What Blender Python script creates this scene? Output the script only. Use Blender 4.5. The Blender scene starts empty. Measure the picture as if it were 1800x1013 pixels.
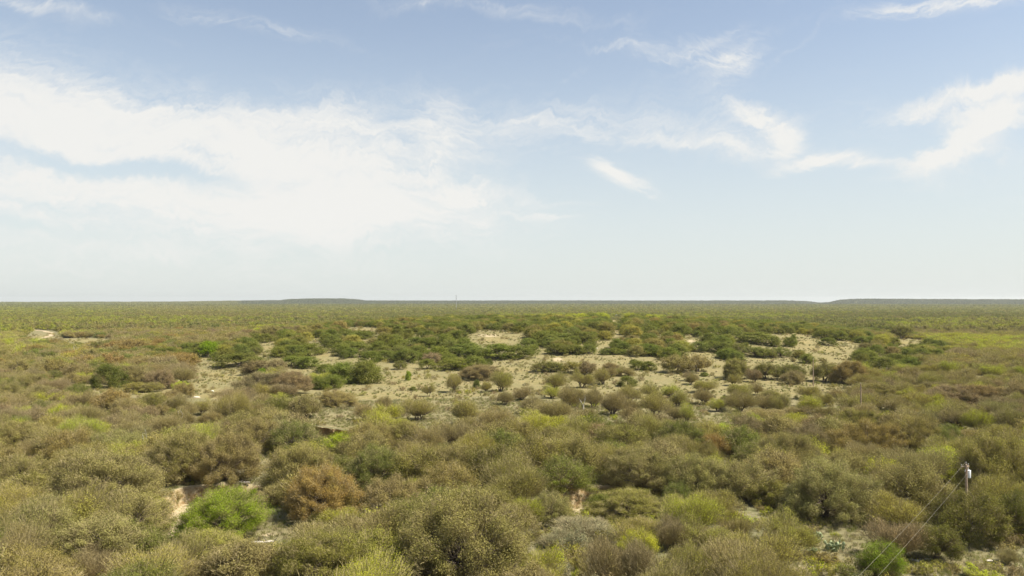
import bpy, math, random
import numpy as np
from mathutils import Vector

random.seed(7)
RNG = np.random.default_rng(11)
SC = bpy.context.scene
COL = SC.collection

# ------------------------------------------------------------------ camera model
F, CX, CY = 1334.0, 900.0, 506.5
HOR = 529.0
CAMZ = 24.0
PITCH = math.atan((HOR - CY) / F)
cP, sP = math.cos(PITCH), math.sin(PITCH)


def project(x, y, z):
    dz = z - CAMZ
    depth = y * cP + dz * sP
    up = -y * sP + dz * cP
    depth = np.maximum(depth, 1e-3)
    return CX + F * x / depth, CY - F * up / depth, depth


def ray(px, py):
    a, b = (px - CX) / F, (CY - py) / F
    return np.array([a, cP - b * sP, sP + b * cP])


# ------------------------------------------------------------------ terrain
def smooth(a, b, x):
    t = np.clip((x - a) / (b - a), 0, 1)
    return t * t * (3 - 2 * t)


def wob(x, y, s, ph):
    return (np.sin(x / s + ph) * np.cos(y / (s * .83) - ph * 1.7) + .6 * np.sin((x + y) / (s * .61) + 2 * ph)
            + .5 * np.cos((x - 1.4 * y) / (s * .47) - ph)) / 2.1


RIDGE_PX = [-2500, -800, 0, 300, 400, 495, 512, 540, 600, 622, 640, 700, 1000, 1200, 1380, 1420, 1440, 1462, 1482, 1520, 1800, 2100, 2900, 4000]
RIDGE_PY = [532, 531, 531.6, 531.2, 529.8, 528.6, 526.6, 525.9, 525.6, 526.6, 529.2, 529.4, 529.2, 529.5, 529.2, 530.8, 533.5, 531.8, 527.5, 526.4, 527.6, 527.5, 530, 531]


def plain(x, y):
    x = np.asarray(x, float)
    y = np.asarray(y, float)
    r = np.hypot(x, y)
    z = .35 * wob(x, y, 23, .4) * smooth(30, 90, r)
    z = z + 1.2 * wob(x, y, 260, 1.9) * smooth(450, 1200, r)
    q = (np.abs((x - 28) / 250.0) ** 2.4 + np.abs((y - 455) / 262.0) ** 2.4) ** (1 / 2.4)
    hill = 1 - smooth(.28, 1.0, q)
    z = z + hill * (9.8 + .9 * wob(x, y, 34, 2.2)) + .5 * wob(x, y, 11, 3.0) * hill * (1 - hill) * 4
    az = CX + F * x / np.maximum(y, 1)
    az = np.where(y > 0, az, 4000)
    tgt = CAMZ - (np.interp(az, RIDGE_PX, RIDGE_PY) - HOR) / F * 6000 - 5 + 36e6 / 12.74e6 + 1.2 * wob(x, y, 330, .8) + .9 * wob(x, y, 120, 2.8)
    z = z + smooth(4700, 5900, r) * tgt * (1 - .3 * smooth(7000, 9000, r))
    return z - r * r / 12.74e6


TS = np.geomspace(20, 20000, 900)


def unproject(px, py, fn=None, lift=0.0):
    fn = fn or ground_z
    d = ray(px, py)
    f = lambda t: CAMZ + d[2] * t - fn(d[0] * t, d[1] * t) - lift
    v = f(TS)
    k = int(np.argmax(v < 0)) if (v < 0).any() else len(TS) - 1
    lo, hi = TS[max(k - 1, 0)], TS[k]
    for _ in range(2):
        t = np.linspace(lo, hi, 40)
        v = f(t)
        k = int(np.argmax(v < 0)) if (v < 0).any() else 39
        lo, hi = t[max(k - 1, 0)], t[k]
    p = d * hi
    return float(p[0]), float(p[1])


# gullies: polylines in the plain given at their places, with half width and depth
def path_world(pts):
    return np.array([unproject(a, b, plain) for a, b in pts])


GULLIES = [
    (path_world([(150, 1050), (235, 985), (300, 925), (318, 886), (350, 862), (430, 862)]), 3.2, 2.0),
    (path_world([(548, 758), (590, 763), (632, 768)]), 6.0, 2.3),
    (path_world([(1000, 884), (1032, 878), (1070, 868)]), 4.2, 2.0),
]


def polydist(x, y, P):
    x = np.asarray(x, float); y = np.asarray(y, float)
    best = np.full(x.shape, 1e9)
    for i in range(len(P) - 1):
        ax, ay = P[i]; bx, by = P[i + 1]
        dx, dy = bx - ax, by - ay
        t = np.clip(((x - ax) * dx + (y - ay) * dy) / (dx * dx + dy * dy), 0, 1)
        best = np.minimum(best, np.hypot(x - ax - t * dx, y - ay - t * dy))
    return best


def ground_z(x, y):
    z = plain(x, y)
    for P, w, dep in GULLIES:
        d = polydist(x, y, P) + .9 * wob(np.asarray(x, float), np.asarray(y, float), 1.7, .7)
        z = z - dep * (1 - smooth(w * (.55 if w < 3.1 or w > 3.15 and w < 3.5 else .8), w, d))
    return z


# places where the ground is open: (cx, cy, rx, ry) of the ground seen in the photo
CLEAR = [(866, 598, 52, 13), (566, 628, 21, 15), (530, 653, 34, 5), (472, 612, 20, 9), (641, 603, 14, 6), (640, 580, 36, 4),
         (392, 660, 46, 22), (372, 695, 44, 20), (180, 690, 110, 6), (265, 694, 50, 5), (720, 672, 90, 20), (690, 698, 130, 16),
         (900, 650, 80, 12), (1000, 631, 90, 6), (940, 672, 60, 9), (1110, 638, 60, 8), (1065, 605, 20, 5), (1240, 624, 26, 12), (1225, 598, 22, 4),
         (1390, 602, 75, 10), (1450, 612, 70, 10), (1345, 632, 40, 6), (1590, 603, 45, 5), (482, 925, 62, 36), (400, 856, 42, 14), (298, 905, 17, 38),
         (1030, 866, 34, 20), (1485, 955, 85, 33), (1400, 995, 60, 16), (1700, 985, 115, 20), (75, 808, 18, 11), (590, 765, 46, 19),
         (760, 735, 50, 10), (470, 808, 26, 11), (76, 592, 30, 10), (150, 599, 50, 4), (240, 675, 40, 3), (560, 738, 40, 8),
         (1160, 695, 60, 4), (1380, 690, 50, 5), (1270, 700, 60, 5), (1700, 712, 45, 4), (985, 968, 22, 8), (1700, 775, 30, 10),
         (1250, 735, 40, 6), (1100, 740, 50, 6), (860, 712, 40, 6), (350, 725, 30, 8), (1085, 566, 20, 4), (1010, 655, 50, 5), (1150, 680, 60, 5)]


def open_ground(px, py, grow=1.0):
    v = np.full(np.shape(px), 9.0)
    for cx, cy, rx, ry in CLEAR:
        v = np.minimum(v, np.hypot((px - cx) / (rx * grow), (py - cy) / (ry * grow)))
    return v


# ------------------------------------------------------------------ materials
def new_mat(name):
    m = bpy.data.materials.new(name)
    m.use_nodes = True
    nt = m.node_tree
    nt.nodes.clear()
    out = nt.nodes.new('ShaderNodeOutputMaterial')
    return m, nt, out


def N(nt, t, **kw):
    n = nt.nodes.new(t)
    for k, v in kw.items():
        if k in ('inp',):
            for a, b in v.items():
                n.inputs[a].default_value = b
        else:
            setattr(n, k, v)
    return n


def leaf_material(name, trans=.38, twig=False):
    m, nt, out = new_mat(name)
    L = nt.links.new
    att = N(nt, 'ShaderNodeAttribute', attribute_type='INSTANCER', attribute_name='tint')
    tone = N(nt, 'ShaderNodeAttribute', attribute_type='GEOMETRY', attribute_name='tone')
    ramp = N(nt, 'ShaderNodeMapRange', inp={'To Min': .74, 'To Max': 1.26})
    L(tone.outputs['Fac'], ramp.inputs['Value'])
    base = att.outputs['Color']
    # growth differs within a crown: patches greener, browner or barer
    tco = N(nt, 'ShaderNodeTexCoord')
    nz = N(nt, 'ShaderNodeTexNoise', inp={'Scale': .55, 'Detail': 3.0})
    L(tco.outputs['Object'], nz.inputs['Vector'])
    for lo, hi, colr, amt in ((.54, .68, (.26, .26, .045, 1), .38), (.44, .32, (.23, .18, .09, 1), .42)):
        rr = N(nt, 'ShaderNodeMapRange', inp={'From Min': lo, 'From Max': hi, 'To Min': 0, 'To Max': amt})
        L(nz.outputs[0], rr.inputs['Value'])
        mm = N(nt, 'ShaderNodeMix', data_type='RGBA'); mm.inputs[7].default_value = colr
        L(rr.outputs[0], mm.inputs['Factor']); L(base, mm.inputs[6])
        base = mm.outputs[2]
    if twig:
        mix = N(nt, 'ShaderNodeMix', data_type='RGBA', inp={'Factor': .22})
        mix.inputs[6].default_value = (.31, .25, .135, 1)
        L(base, mix.inputs[7])
        base = mix.outputs[2]
    else:
        # single leaves drift towards yellow or grey-brown
        mix = N(nt, 'ShaderNodeMix', data_type='RGBA')
        r2 = N(nt, 'ShaderNodeMapRange', inp={'From Min': .55, 'From Max': 1.0, 'To Min': 0, 'To Max': .35})
        L(tone.outputs['Fac'], r2.inputs['Value'])
        L(r2.outputs[0], mix.inputs['Factor'])
        L(base, mix.inputs[6])
        mix.inputs[7].default_value = (.33, .285, .095, 1)
        base = mix.outputs[2]
    mul = N(nt, 'ShaderNodeVectorMath', operation='SCALE')
    L(base, mul.inputs[0]); L(ramp.outputs[0], mul.inputs['Scale'])
    dif = N(nt, 'ShaderNodeBsdfDiffuse')
    L(mul.outputs[0], dif.inputs['Color'])
    if trans > 0:
        tr = N(nt, 'ShaderNodeBsdfTranslucent')
        L(mul.outputs[0], tr.inputs['Color'])
        ms = N(nt, 'ShaderNodeMixShader', inp={0: trans})
        L(dif.outputs[0], ms.inputs[1]); L(tr.outputs[0], ms.inputs[2])
        L(ms.outputs[0], out.inputs[0])
    else:
        L(dif.outputs[0], out.inputs[0])
    return m


def simple_mat(name, c1, c2=None, scale=3.0, rough=.8, bump=0, metal=0):
    m, nt, out = new_mat(name)
    L = nt.links.new
    p = N(nt, 'ShaderNodeBsdfPrincipled', inp={'Roughness': rough, 'Metallic': metal, 'Base Color': (*c1, 1)})
    tc = N(nt, 'ShaderNodeTexCoord')
    nz = N(nt, 'ShaderNodeTexNoise', inp={'Scale': scale, 'Detail': 6.0})
    L(tc.outputs['Object'], nz.inputs['Vector'])
    if c2:
        mx = N(nt, 'ShaderNodeMix', data_type='RGBA')
        mx.inputs[6].default_value = (*c1, 1); mx.inputs[7].default_value = (*c2, 1)
        mr = N(nt, 'ShaderNodeMapRange', inp={'From Min': .35, 'From Max': .65})
        L(nz.outputs[0], mr.inputs[0]); L(mr.outputs[0], mx.inputs[0])
        L(mx.outputs[2], p.inputs['Base Color'])
    if bump:
        b = N(nt, 'ShaderNodeBump', inp={'Strength': bump, 'Distance': .05})
        L(nz.outputs[0], b.inputs['Height']); L(b.outputs[0], p.inputs['Normal'])
    L(p.outputs[0], out.inputs[0])
    return m


M_LEAF = leaf_material('leaf')
M_TWIG = leaf_material('twig', 0, True)
M_BARK = simple_mat('bark', (.085, .062, .045), (.16, .125, .095), 4, .9, .6)
M_PALE = simple_mat('pale_dead_wood', (.42, .37, .30), (.6, .56, .48), 6, .85, .4)
M_STONE = simple_mat('limestone', (.5, .43, .33), (.68, .62, .52), 3, .9, .6)
M_DARKSTONE = simple_mat('dark_stone', (.05, .04, .035), (.12, .09, .07), 3, .9, .6)
M_WOOD = simple_mat('weathered_pole_wood', (.25, .17, .11), (.36, .27, .19), 5, .9, .4)
M_CAN = simple_mat('transformer_paint', (.72, .74, .74), (.62, .63, .62), 2, .45)
M_PORC = simple_mat('insulator_porcelain', (.55, .52, .5), (.6, .58, .56), 5, .25)
M_WIRE = simple_mat('weathered_wire', (.18, .165, .11), (.24, .21, .15), 8, .5, 0, .3)
M_STEEL = simple_mat('galvanised_steel', (.3, .3, .31), (.38, .38, .38), 4, .5, 0, .5)
M_BLIND = simple_mat('painted_plywood', (.7, .69, .64), (.55, .53, .48), 2, .7)
M_DARK = simple_mat('dark_opening', (.012, .012, .012), (.02, .02, .02), 2, .9)
M_CACTUS = simple_mat('cactus_pad', (.20, .26, .12), (.36, .38, .2), 9, .7, .2)
M_ROADSAND = simple_mat('caliche_road', (.34, .26, .155), (.42, .33, .20), .35, .95, .4)

# ------------------------------------------------------------------ mesh building
class Geo:
    def __init__(s):
        s.V, s.F, s.M, s.T, s.n = [], [], [], [], 0

    def add(s, V, Fq, mat=0, tone=None):
        V = np.asarray(V, float).reshape(-1, 3); Fq = np.asarray(Fq, int).reshape(-1, 4)
        s.V.append(V); s.F.append(Fq + s.n); s.n += len(V)
        s.M.append(np.full(len(Fq), mat, int))
        s.T.append(np.full(len(Fq), .5) if tone is None else np.asarray(tone, float))

    def tube(s, P, R, n=5, mat=0, tone=None):
        P = np.asarray(P, float); R = np.asarray(R, float)
        k = len(P)
        tan = np.gradient(P, axis=0)
        tan /= np.linalg.norm(tan, axis=1)[:, None] + 1e-9
        ref = np.array([0, 0, 1.0]) if abs(tan[0][2]) < .8 else np.array([1.0, 0, 0])
        a = np.cross(tan, ref); a /= np.linalg.norm(a, axis=1)[:, None] + 1e-9
        b = np.cross(tan, a)
        th = np.arange(n) * 2 * math.pi / n
        ring = (a[:, None, :] * np.cos(th)[None, :, None] + b[:, None, :] * np.sin(th)[None, :, None]) * R[:, None, None]
        V = (P[:, None, :] + ring).reshape(-1, 3)
        i, j = np.meshgrid(np.arange(k - 1), np.arange(n), indexing='ij')
        j2 = (j + 1) % n
        Fq = np.stack([i * n + j, i * n + j2, (i + 1) * n + j2, (i + 1) * n + j], -1).reshape(-1, 4)
        s.add(V, Fq, mat, None if tone is None else np.full(len(Fq), tone))

    def box(s, c, d, mat=0, rz=0.0):
        x, y, z = d[0] / 2, d[1] / 2, d[2] / 2
        V = np.array([[-x, -y, -z], [x, -y, -z], [x, y, -z], [-x, y, -z], [-x, -y, z], [x, -y, z], [x, y, z], [-x, y, z]])
        ca, sa = math.cos(rz), math.sin(rz)
        V = V @ np.array([[ca, sa, 0], [-sa, ca, 0], [0, 0, 1]]) + np.array(c)
        s.add(V, [[0, 3, 2, 1], [4, 5, 6, 7], [0, 1, 5, 4], [1, 2, 6, 5], [2, 3, 7, 6], [3, 0, 4, 7]], mat)

    def lathe(s, prof, n=14, mat=0, at=(0, 0, 0), axis=None):
        P = np.array([[0, 0, z] for r, z in prof]); R = np.array([r for r, z in prof])
        th = np.arange(n) * 2 * math.pi / n
        V = np.stack([R[:, None] * np.cos(th), R[:, None] * np.sin(th), np.repeat(P[:, 2:3], n, 1)], -1).reshape(-1, 3)
        if axis is not None:
            q = Vector((0, 0, 1)).rotation_difference(Vector(axis)).to_matrix()
            V = V @ np.array(q).T
        V = V + np.array(at)
        i, j = np.meshgrid(np.arange(len(prof) - 1), np.arange(n), indexing='ij')
        j2 = (j + 1) % n
        s.add(V, np.stack([i * n + j, i * n + j2, (i + 1) * n + j2, (i + 1) * n + j], -1).reshape(-1, 4), mat)

    def leaves(s, C, outn, wl, mat=0, spread=.8, rng=RNG, along=None, toned=None):
        """diamond faces at C whose normals lean to outn; wl = (half width, half length)"""
        n = len(C)
        if n == 0:
            return
        nr = outn / (np.linalg.norm(outn, axis=1)[:, None] + 1e-6) + rng.normal(0, spread, (n, 3))
        nr /= np.linalg.norm(nr, axis=1)[:, None] + 1e-9
        ref = rng.normal(0, 1, (n, 3)) if along is None else along
        a = np.cross(nr, ref); a /= np.linalg.norm(a, axis=1)[:, None] + 1e-9
        b = np.cross(a, nr) if along is None else along / (np.linalg.norm(along, axis=1)[:, None] + 1e-9)
        sc = rng.uniform(.6, 1.4, (n, 1))
        a = a * wl[0] * sc; b = b * wl[1] * sc
        V = np.stack([C + b, C + a * .9, C - b, C - a], 1).reshape(-1, 3)
        s.add(V, np.arange(4 * n).reshape(-1, 4), mat, rng.random(n) if toned is None else toned)

    def mesh(s, name, mats):
        V = np.concatenate(s.V).astype(np.float32); Fq = np.concatenate(s.F).astype(np.int32)
        me = bpy.data.meshes.new(name)
        me.vertices.add(len(V)); me.vertices.foreach_set('co', V.ravel())
        nf = len(Fq)
        me.loops.add(nf * 4); me.loops.foreach_set('vertex_index', Fq.ravel())
        me.polygons.add(nf)
        me.polygons.foreach_set('loop_start', np.arange(nf, dtype=np.int32) * 4)
        me.polygons.foreach_set('material_index', np.concatenate(s.M).astype(np.int32))
        at = me.attributes.new('tone', 'FLOAT', 'FACE')
        at.data.foreach_set('value', np.concatenate(s.T).astype(np.float32))
        for m in mats:
            me.materials.append(m)
        me.update(calc_edges=True)
        return me


def wander(p, d, length, steps, curve, rng, up=.0):
    pts = [p]
    d = d / np.linalg.norm(d)
    for _ in range(steps):
        d = d + rng.normal(0, curve, 3) + np.array([0, 0, up])
        d /= np.linalg.norm(d)
        pts.append(pts[-1] + d * length / steps)
    return np.array(pts), d


def grow(g, p, d, length, rad, level, cfg, rng, tips):
    pts, dd = wander(p, d, length, cfg['steps'], cfg['crook'], rng, cfg['up'] if level else cfg['up0'])
    r1 = rad * .62
    g.tube(pts, np.linspace(rad, r1, len(pts)), 5 if level < 2 else 3, 0)
    if level >= cfg['levels']:
        tips.append((pts[-1], dd, pts[0]))
        return
    k = cfg['kids'][level]
    for i in range(k):
        t = .45 + .55 * (i + 1) / k
        q = pts[min(int(t * (len(pts) - 1)), len(pts) - 1)]
        nd = dd + rng.normal(0, cfg['fan'], 3) * np.array([1, 1, cfg['vert']])
        grow(g, q, nd, length * cfg['short'] * rng.uniform(.75, 1.2), r1 * .8, level + 1, cfg, rng, tips)


def crown_from_tips(g, tips, rng, n_leaf, n_twig, leaf, twig, clump, green_top=0.0):
    P = np.array([t[0] for t in tips]); D = np.array([t[1] for t in tips])
    cen = P.mean(0)
    cen[2] = P[:, 2].min()
    zr = (P[:, 2] - P[:, 2].min()) / max(np.ptp(P[:, 2]), .1)
    # leaves: clumps round each tip, every clump with a tone and a fill of its own
    fill = rng.uniform(.25, 1.6, len(P)) * (1 - green_top + green_top * (zr ** 1.2) * 2.2)
    idx = rng.choice(len(P), n_leaf, p=fill / fill.sum())
    ctone = rng.random(len(P))
    off = rng.normal(0, 1, (n_leaf, 3)); off /= np.linalg.norm(off, axis=1)[:, None]
    cs = rng.uniform(.45, 1.35, (len(P), 1))
    off *= (rng.random((n_leaf, 1)) ** .5) * clump * cs[idx] * (1 + .30 * np.abs(rng.normal(0, 1, (n_leaf, 1))))
    off[:, 2] *= .75
    off += D[idx] * rng.normal(0, .42, (n_leaf, 1)) * clump
    C = P[idx] + off
    C[:, 2] = np.maximum(C[:, 2], .08)
    out = off / clump * .9 + (P[idx] - cen) / (np.linalg.norm(P[idx] - cen, axis=1)[:, None] + 1e-6) * .5 + np.array([0, 0, .3])
    g.leaves(C, out, leaf, 0, .85, rng, toned=np.clip(.55 * ctone[idx] + .45 * rng.random(n_leaf), 0, 1))
    if n_twig:
        idx = rng.choice(len(P), n_twig)
        off = rng.normal(0, clump * .45, (n_twig, 3))
        d = D[idx] + rng.normal(0, .55, (n_twig, 3)) + np.array([0, 0, .25])
        g.leaves(P[idx] + off + np.array([0, 0, -.1]), rng.normal(0, 1, (n_twig, 3)), twig, 1, .5, rng, along=d)


def dims(g):
    V = np.concatenate(g.V)
    return np.percentile(np.abs(V[:, :2]), 97) * 2, np.percentile(V[:, 2], 99.7)


class Proto:
    def __init__(s, name, wood, crown, bark):
        w, h = dims(crown)
        s.w, s.h = float(w), float(h)
        s.trunk = wood.mesh(name + '_trunk', [bark]) if wood is not None else None
        s.crown = crown.mesh(name + '_crown', [M_LEAF, M_TWIG])
        both = Geo()
        for gg, mo in ((wood, 2), (crown, 0)):
            if gg is None:
                continue
            for V, Fq, M, T in zip(gg.V, gg.F, gg.M, gg.T):
                both.V.append(V); both.F.append(Fq + both.n); both.M.append(M + mo); both.T.append(T)
            both.n += gg.n
        s.whole = both.mesh(name, [M_LEAF, M_TWIG, bark])


def lumpy(rng, n=7):
    """an uneven radius over directions: sum of a few broad bumps"""
    B = rng.normal(0, 1, (n, 3)); B /= np.linalg.norm(B, axis=1)[:, None]
    A = rng.uniform(-.26, .30, n)
    return lambda D: 1 + (np.exp(-3.2 * (1 - D @ B.T)) * A).sum(1)


def mesquite(seed, lod, big=1.0):
    """several leaning stems, each spreading into a fan of fine twigs that leafs out at its top; the fans
    overlap at different heights, so the outline is uneven and the stems show below"""
    rng = np.random.default_rng(seed)
    g, c = Geo(), Geo()
    R, H = 3.3 * big, 3.9 * big ** .6
    nl_ = int(rng.integers(4, 7) * big)
    total_t = int(11500 * big ** 1.7) if lod == 0 else 4200
    total_l = int(14000 * big ** 1.9) if lod == 0 else 5600
    wts = rng.uniform(.5, 1.4, nl_); wts /= wts.sum()
    for q in range(nl_):
        az0 = 2 * math.pi * q / nl_ + rng.uniform(-.5, .5)
        out_ = rng.uniform(.25, .62) * R
        foot = np.array([math.cos(az0) * .18, math.sin(az0) * .18, -.2])
        fork = np.array([math.cos(az0) * out_ * .45, math.sin(az0) * out_ * .45, H * rng.uniform(.14, .28)])
        r_l = R * rng.uniform(.42, .66)
        h_l = H * rng.uniform(.50, .80)
        lean = np.array([math.cos(az0), math.sin(az0), 0]) * out_ * .75
        env = lumpy(rng, 8)
        t = np.linspace(0, 1, 5)[:, None]
        P = foot + (fork - foot) * t + rng.normal(0, .05, (5, 3)) * np.sin(t * math.pi)
        g.tube(P, np.linspace(.14, .09, 5), 6)

        def shell(n, lo):
            az = rng.uniform(0, 2 * math.pi, n)
            ce = rng.uniform(math.sin(lo), 1, n); se = np.sqrt(1 - ce ** 2)
            return np.stack([np.cos(az) * se, np.sin(az) * se, ce], 1)

        def place(d, f):
            sc = (f * env(d) * (1 + .09 * np.sin(d[:, 0] * 10 + seed + q) * np.cos(d[:, 1] * 9 - q)))[:, None]
            return fork + d * np.array([r_l, r_l, h_l]) * sc + lean * sc * .8
        D = shell(14 if lod == 0 else 7, .35)
        E = place(D, rng.uniform(.7, .95, len(D)))
        for d, end in zip(D, E):
            t = np.linspace(0, 1, 6)[:, None]
            mid = fork * .5 + end * .5 + np.array([0, 0, -.1]) + rng.normal(0, .12, 3)
            P = (1 - t) ** 2 * fork + 2 * t * (1 - t) * mid + t ** 2 * end
            P[1:-1] += rng.normal(0, .05, (4, 3))
            g.tube(P, np.linspace(.06, .012, 6), 4 if lod == 0 else 3)
        n1, n2 = int(total_t * wts[q]), int(total_l * wts[q])
        d = shell(n1, .28)
        f = rng.uniform(.25, 1.0, n1) ** .6 * (1 + np.abs(rng.normal(0, .07, n1)))
        C = place(d, f) + rng.normal(0, .12, (n1, 3))
        al = d + lean / R * .6 + rng.normal(0, .26, (n1, 3)) + np.array([0, 0, .45])
        c.leaves(C, rng.normal(0, 1, (n1, 3)), (.010, .30) if lod == 0 else (.017, .38), 1, .5, rng, along=al)
        d = shell(n2 * 3, .22)
        tf = np.sin(d[:, 0] * 11 + 2 * seed + q) * np.sin(d[:, 1] * 12 + seed) + np.cos(d[:, 2] * 13 + d[:, 0] * 7)
        pr = np.clip(.06 + 1.0 * d[:, 2] ** 1.5, 0, 1) * np.clip(.62 + .4 * tf, .05, 1)
        k = rng.random(n2 * 3) < pr
        d = d[k][:n2]; tf = tf[k][:n2]; m = len(d)
        f = rng.uniform(.25, 1.0, m) ** .38 * (1 + np.abs(rng.normal(0, .05, m)))
        C = place(d, f) + rng.normal(0, .12, (m, 3))
        c.leaves(C, d + np.array([0, 0, .4]), (.024, .046) if lod == 0 else (.045, .08), 0, .9, rng, toned=np.clip(.5 + .12 * tf + rng.normal(0, .2, m), 0, 1))
    return Proto('mesquite_tree', g, c, M_BARK)


def oak(seed, lod, big=1.0):
    """short dark stems forking into crooked limbs, each limb ending in a rounded mass of twigs and leaves"""
    rng = np.random.default_rng(seed)
    g, tips = Geo(), []
    R, H = 3.4 * big, 4.6 * big ** .8
    env = lumpy(rng, 12)
    stems = [np.array([rng.normal(0, .5), rng.normal(0, .5), 1.1]) for _ in range(rng.integers(2, 4))]
    for q in stems:
        g.tube([[q[0] * .25, q[1] * .25, -.3], q * .55, q], [.24, .19, .15], 7)
    n = int(64 * big ** 1.8) if lod == 0 else 46
    for i in range(n):
        az = 2.39996 * i + rng.uniform(-.4, .4)
        ce = 1 - (i + .5) / n * 1.12
        se = math.sqrt(max(0, 1 - min(1, ce * ce)))
        d = np.array([math.cos(az) * se, math.sin(az) * se, ce])
        e = float(env(d[None])[0]) * rng.uniform(.66, 1.04)
        p = np.array([0, 0, 1.5]) + d * np.array([R, R, H - 1.5]) * e * .86
        p[2] = max(p[2], .45)
        q = stems[i % len(stems)]
        t = np.linspace(0, 1, 6)[:, None]
        mid = q * .5 + p * .5 + np.array([0, 0, .35]) + rng.normal(0, .35, 3)
        P = (1 - t) ** 2 * q + 2 * t * (1 - t) * mid + t ** 2 * p
        P[1:-1] += rng.normal(0, .12, (4, 3))
        lm = i % 4 == 0
        g.tube(P, np.linspace(.11 if lm else .05, .02, 6), 5 if lm else 3)
        tips.append((p, d + np.array([0, 0, .3]), q))
    c = Geo()
    if lod == 0:
        crown_from_tips(c, tips, rng, int(34000 * big ** 2.2), int(14000 * big ** 2), (.031, .050), (.012, .24), .70, .1)
    else:
        crown_from_tips(c, tips, rng, 11000, 3000, (.06, .095), (.02, .32), .72, .1)
    return Proto('oak_tree', g, c, M_BARK)


def juniper(seed, lod):
    rng = np.random.default_rng(seed)
    g = Geo()
    H, R = rng.uniform(3.4, 4.6), rng.uniform(2.0, 2.8)
    for i in range(3):
        pts, _ = wander(np.array([0, 0, -.2]), np.array([rng.normal(0, .4), rng.normal(0, .4), 1]), H * .8, 4, .12, rng)
        g.tube(pts, np.linspace(.14, .04, 5), 5)
    tips = []
    for _ in range(80):
        t = rng.random() ** .8
        z = .25 + t * (H - .5)
        rr = R * (1 - (t ** 1.9)) ** .62 * rng.uniform(.72, 1.0) + .15
        az = rng.uniform(0, 2 * math.pi)
        rr *= 1 + .18 * math.sin(3 * az + seed)
        p = np.array([rr * math.cos(az), rr * math.sin(az), z])
        tips.append((p, np.array([math.cos(az), math.sin(az), .9]), p))
    c = Geo()
    if lod == 0:
        crown_from_tips(c, tips, rng, 22000, 1500, (.035, .08), (.012, .2), .66, 0)
    else:
        crown_from_tips(c, tips, rng, 11000, 0, (.055, .085), (.03, .3), .62, 0)
    return Proto('juniper_tree', g, c, M_BARK)


def shrub(seed, lod):
    rng = np.random.default_rng(seed)
    g, tips = Geo(), []
    for i in range(14):
        az = rng.uniform(0, 6.28); lean = rng.uniform(.2, 1.3)
        pts, dd = wander(np.array([rng.normal(0, .25), rng.normal(0, .25), -.05]), np.array([math.cos(az) * lean, math.sin(az) * lean, 1]), rng.uniform(.9, 1.5), 3, .2, rng, .05)
        g.tube(pts, np.linspace(.022, .006, 4), 3)
        for q in pts[1:]:
            tips.append((q, dd, pts[0]))
    c = Geo()
    if lod == 0:
        crown_from_tips(c, tips, rng, 4200, 3600, (.022, .05), (.007, .2), .26, .2)
    else:
        crown_from_tips(c, tips, rng, 1100, 700, (.05, .09), (.018, .28), .32, .2)
    return Proto('thorn_shrub', g, c, M_BARK)


def far_blob(seed, leaf=.26, n=950):
    """a whole tree as seen from beyond a third of a kilometre: clumps of leaf faces in an uneven dome"""
    rng = np.random.default_rng(seed)
    g = Geo()
    g.tube([[0, 0, -.3], [.1, 0, 1.0], [.3, .1, 2.2]], [.16, .13, .08], 4, 2)
    g.tube([[0, 0, .4], [-.7, .3, 1.5], [-1.3, .5, 2.4]], [.12, .09, .05], 4, 2)
    tips = []
    for _ in range(38):
        u = rng.normal(0, 1, 3); u /= np.linalg.norm(u); u[2] = abs(u[2])
        p = u * np.array([3.0, 3.0, 3.0]) * rng.uniform(.6, 1.0) + np.array([0, 0, 1.0])
        tips.append((p, u, p))
    c = Geo()
    crown_from_tips(c, tips, rng, n, n // 4, (leaf * .6, leaf), (.06, .7), .85, .3)
    for V, Fq, M, T in zip(c.V, c.F, c.M, c.T):
        g.V.append(V); g.F.append(Fq + g.n); g.M.append(M); g.T.append(T)
    g.n += c.n
    me = g.mesh('far_tree', [M_LEAF, M_TWIG, M_BARK])
    return me


def patch(seed, W, crowns, per, leaf, R0=2.6, R1=4.2):
    """a grove W metres wide of separate domed crowns, for the woodland kilometres away"""
    rng = np.random.default_rng(seed)
    c = Geo()
    for _ in range(crowns):
        R = rng.uniform(R0, R1)
        o = np.array([rng.uniform(-W / 2, W / 2), rng.uniform(-W / 2, W / 2), rng.uniform(.2, .9)])
        u = rng.normal(0, 1, (per, 3)); u /= np.linalg.norm(u, axis=1)[:, None]; u[:, 2] = np.abs(u[:, 2])
        env = lumpy(rng, 6)
        C = o + u * np.array([R, R, R * rng.uniform(.75, 1.1)]) * (env(u) * rng.uniform(.75, 1.05, per))[:, None]
        tc = rng.uniform(.1, .8)
        c.leaves(C, u, (leaf * .7, leaf), 0, .5, rng, toned=np.clip(tc + rng.normal(0, .15, per), 0, 1))
    return c.mesh('far_grove', [M_LEAF, M_TWIG])


PRO = {
    'm': [[mesquite(100 + i, 0) for i in range(6)], [mesquite(140 + i, 1) for i in range(5)]],
    'k': [[oak(200 + i, 0) for i in range(6)], [oak(240 + i, 1) for i in range(5)]],
    'j': [[juniper(300 + i, 0) for i in range(4)], [juniper(340 + i, 1) for i in range(5)]],
    'M': [[mesquite(160 + i, 0, 1.5) for i in range(3)]],
    'K': [[oak(260 + i, 0, 1.6) for i in range(4)]],
    's': [[shrub(400 + i, 0) for i in range(4)], [shrub(440 + i, 1) for i in range(3)]],
}

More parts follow.
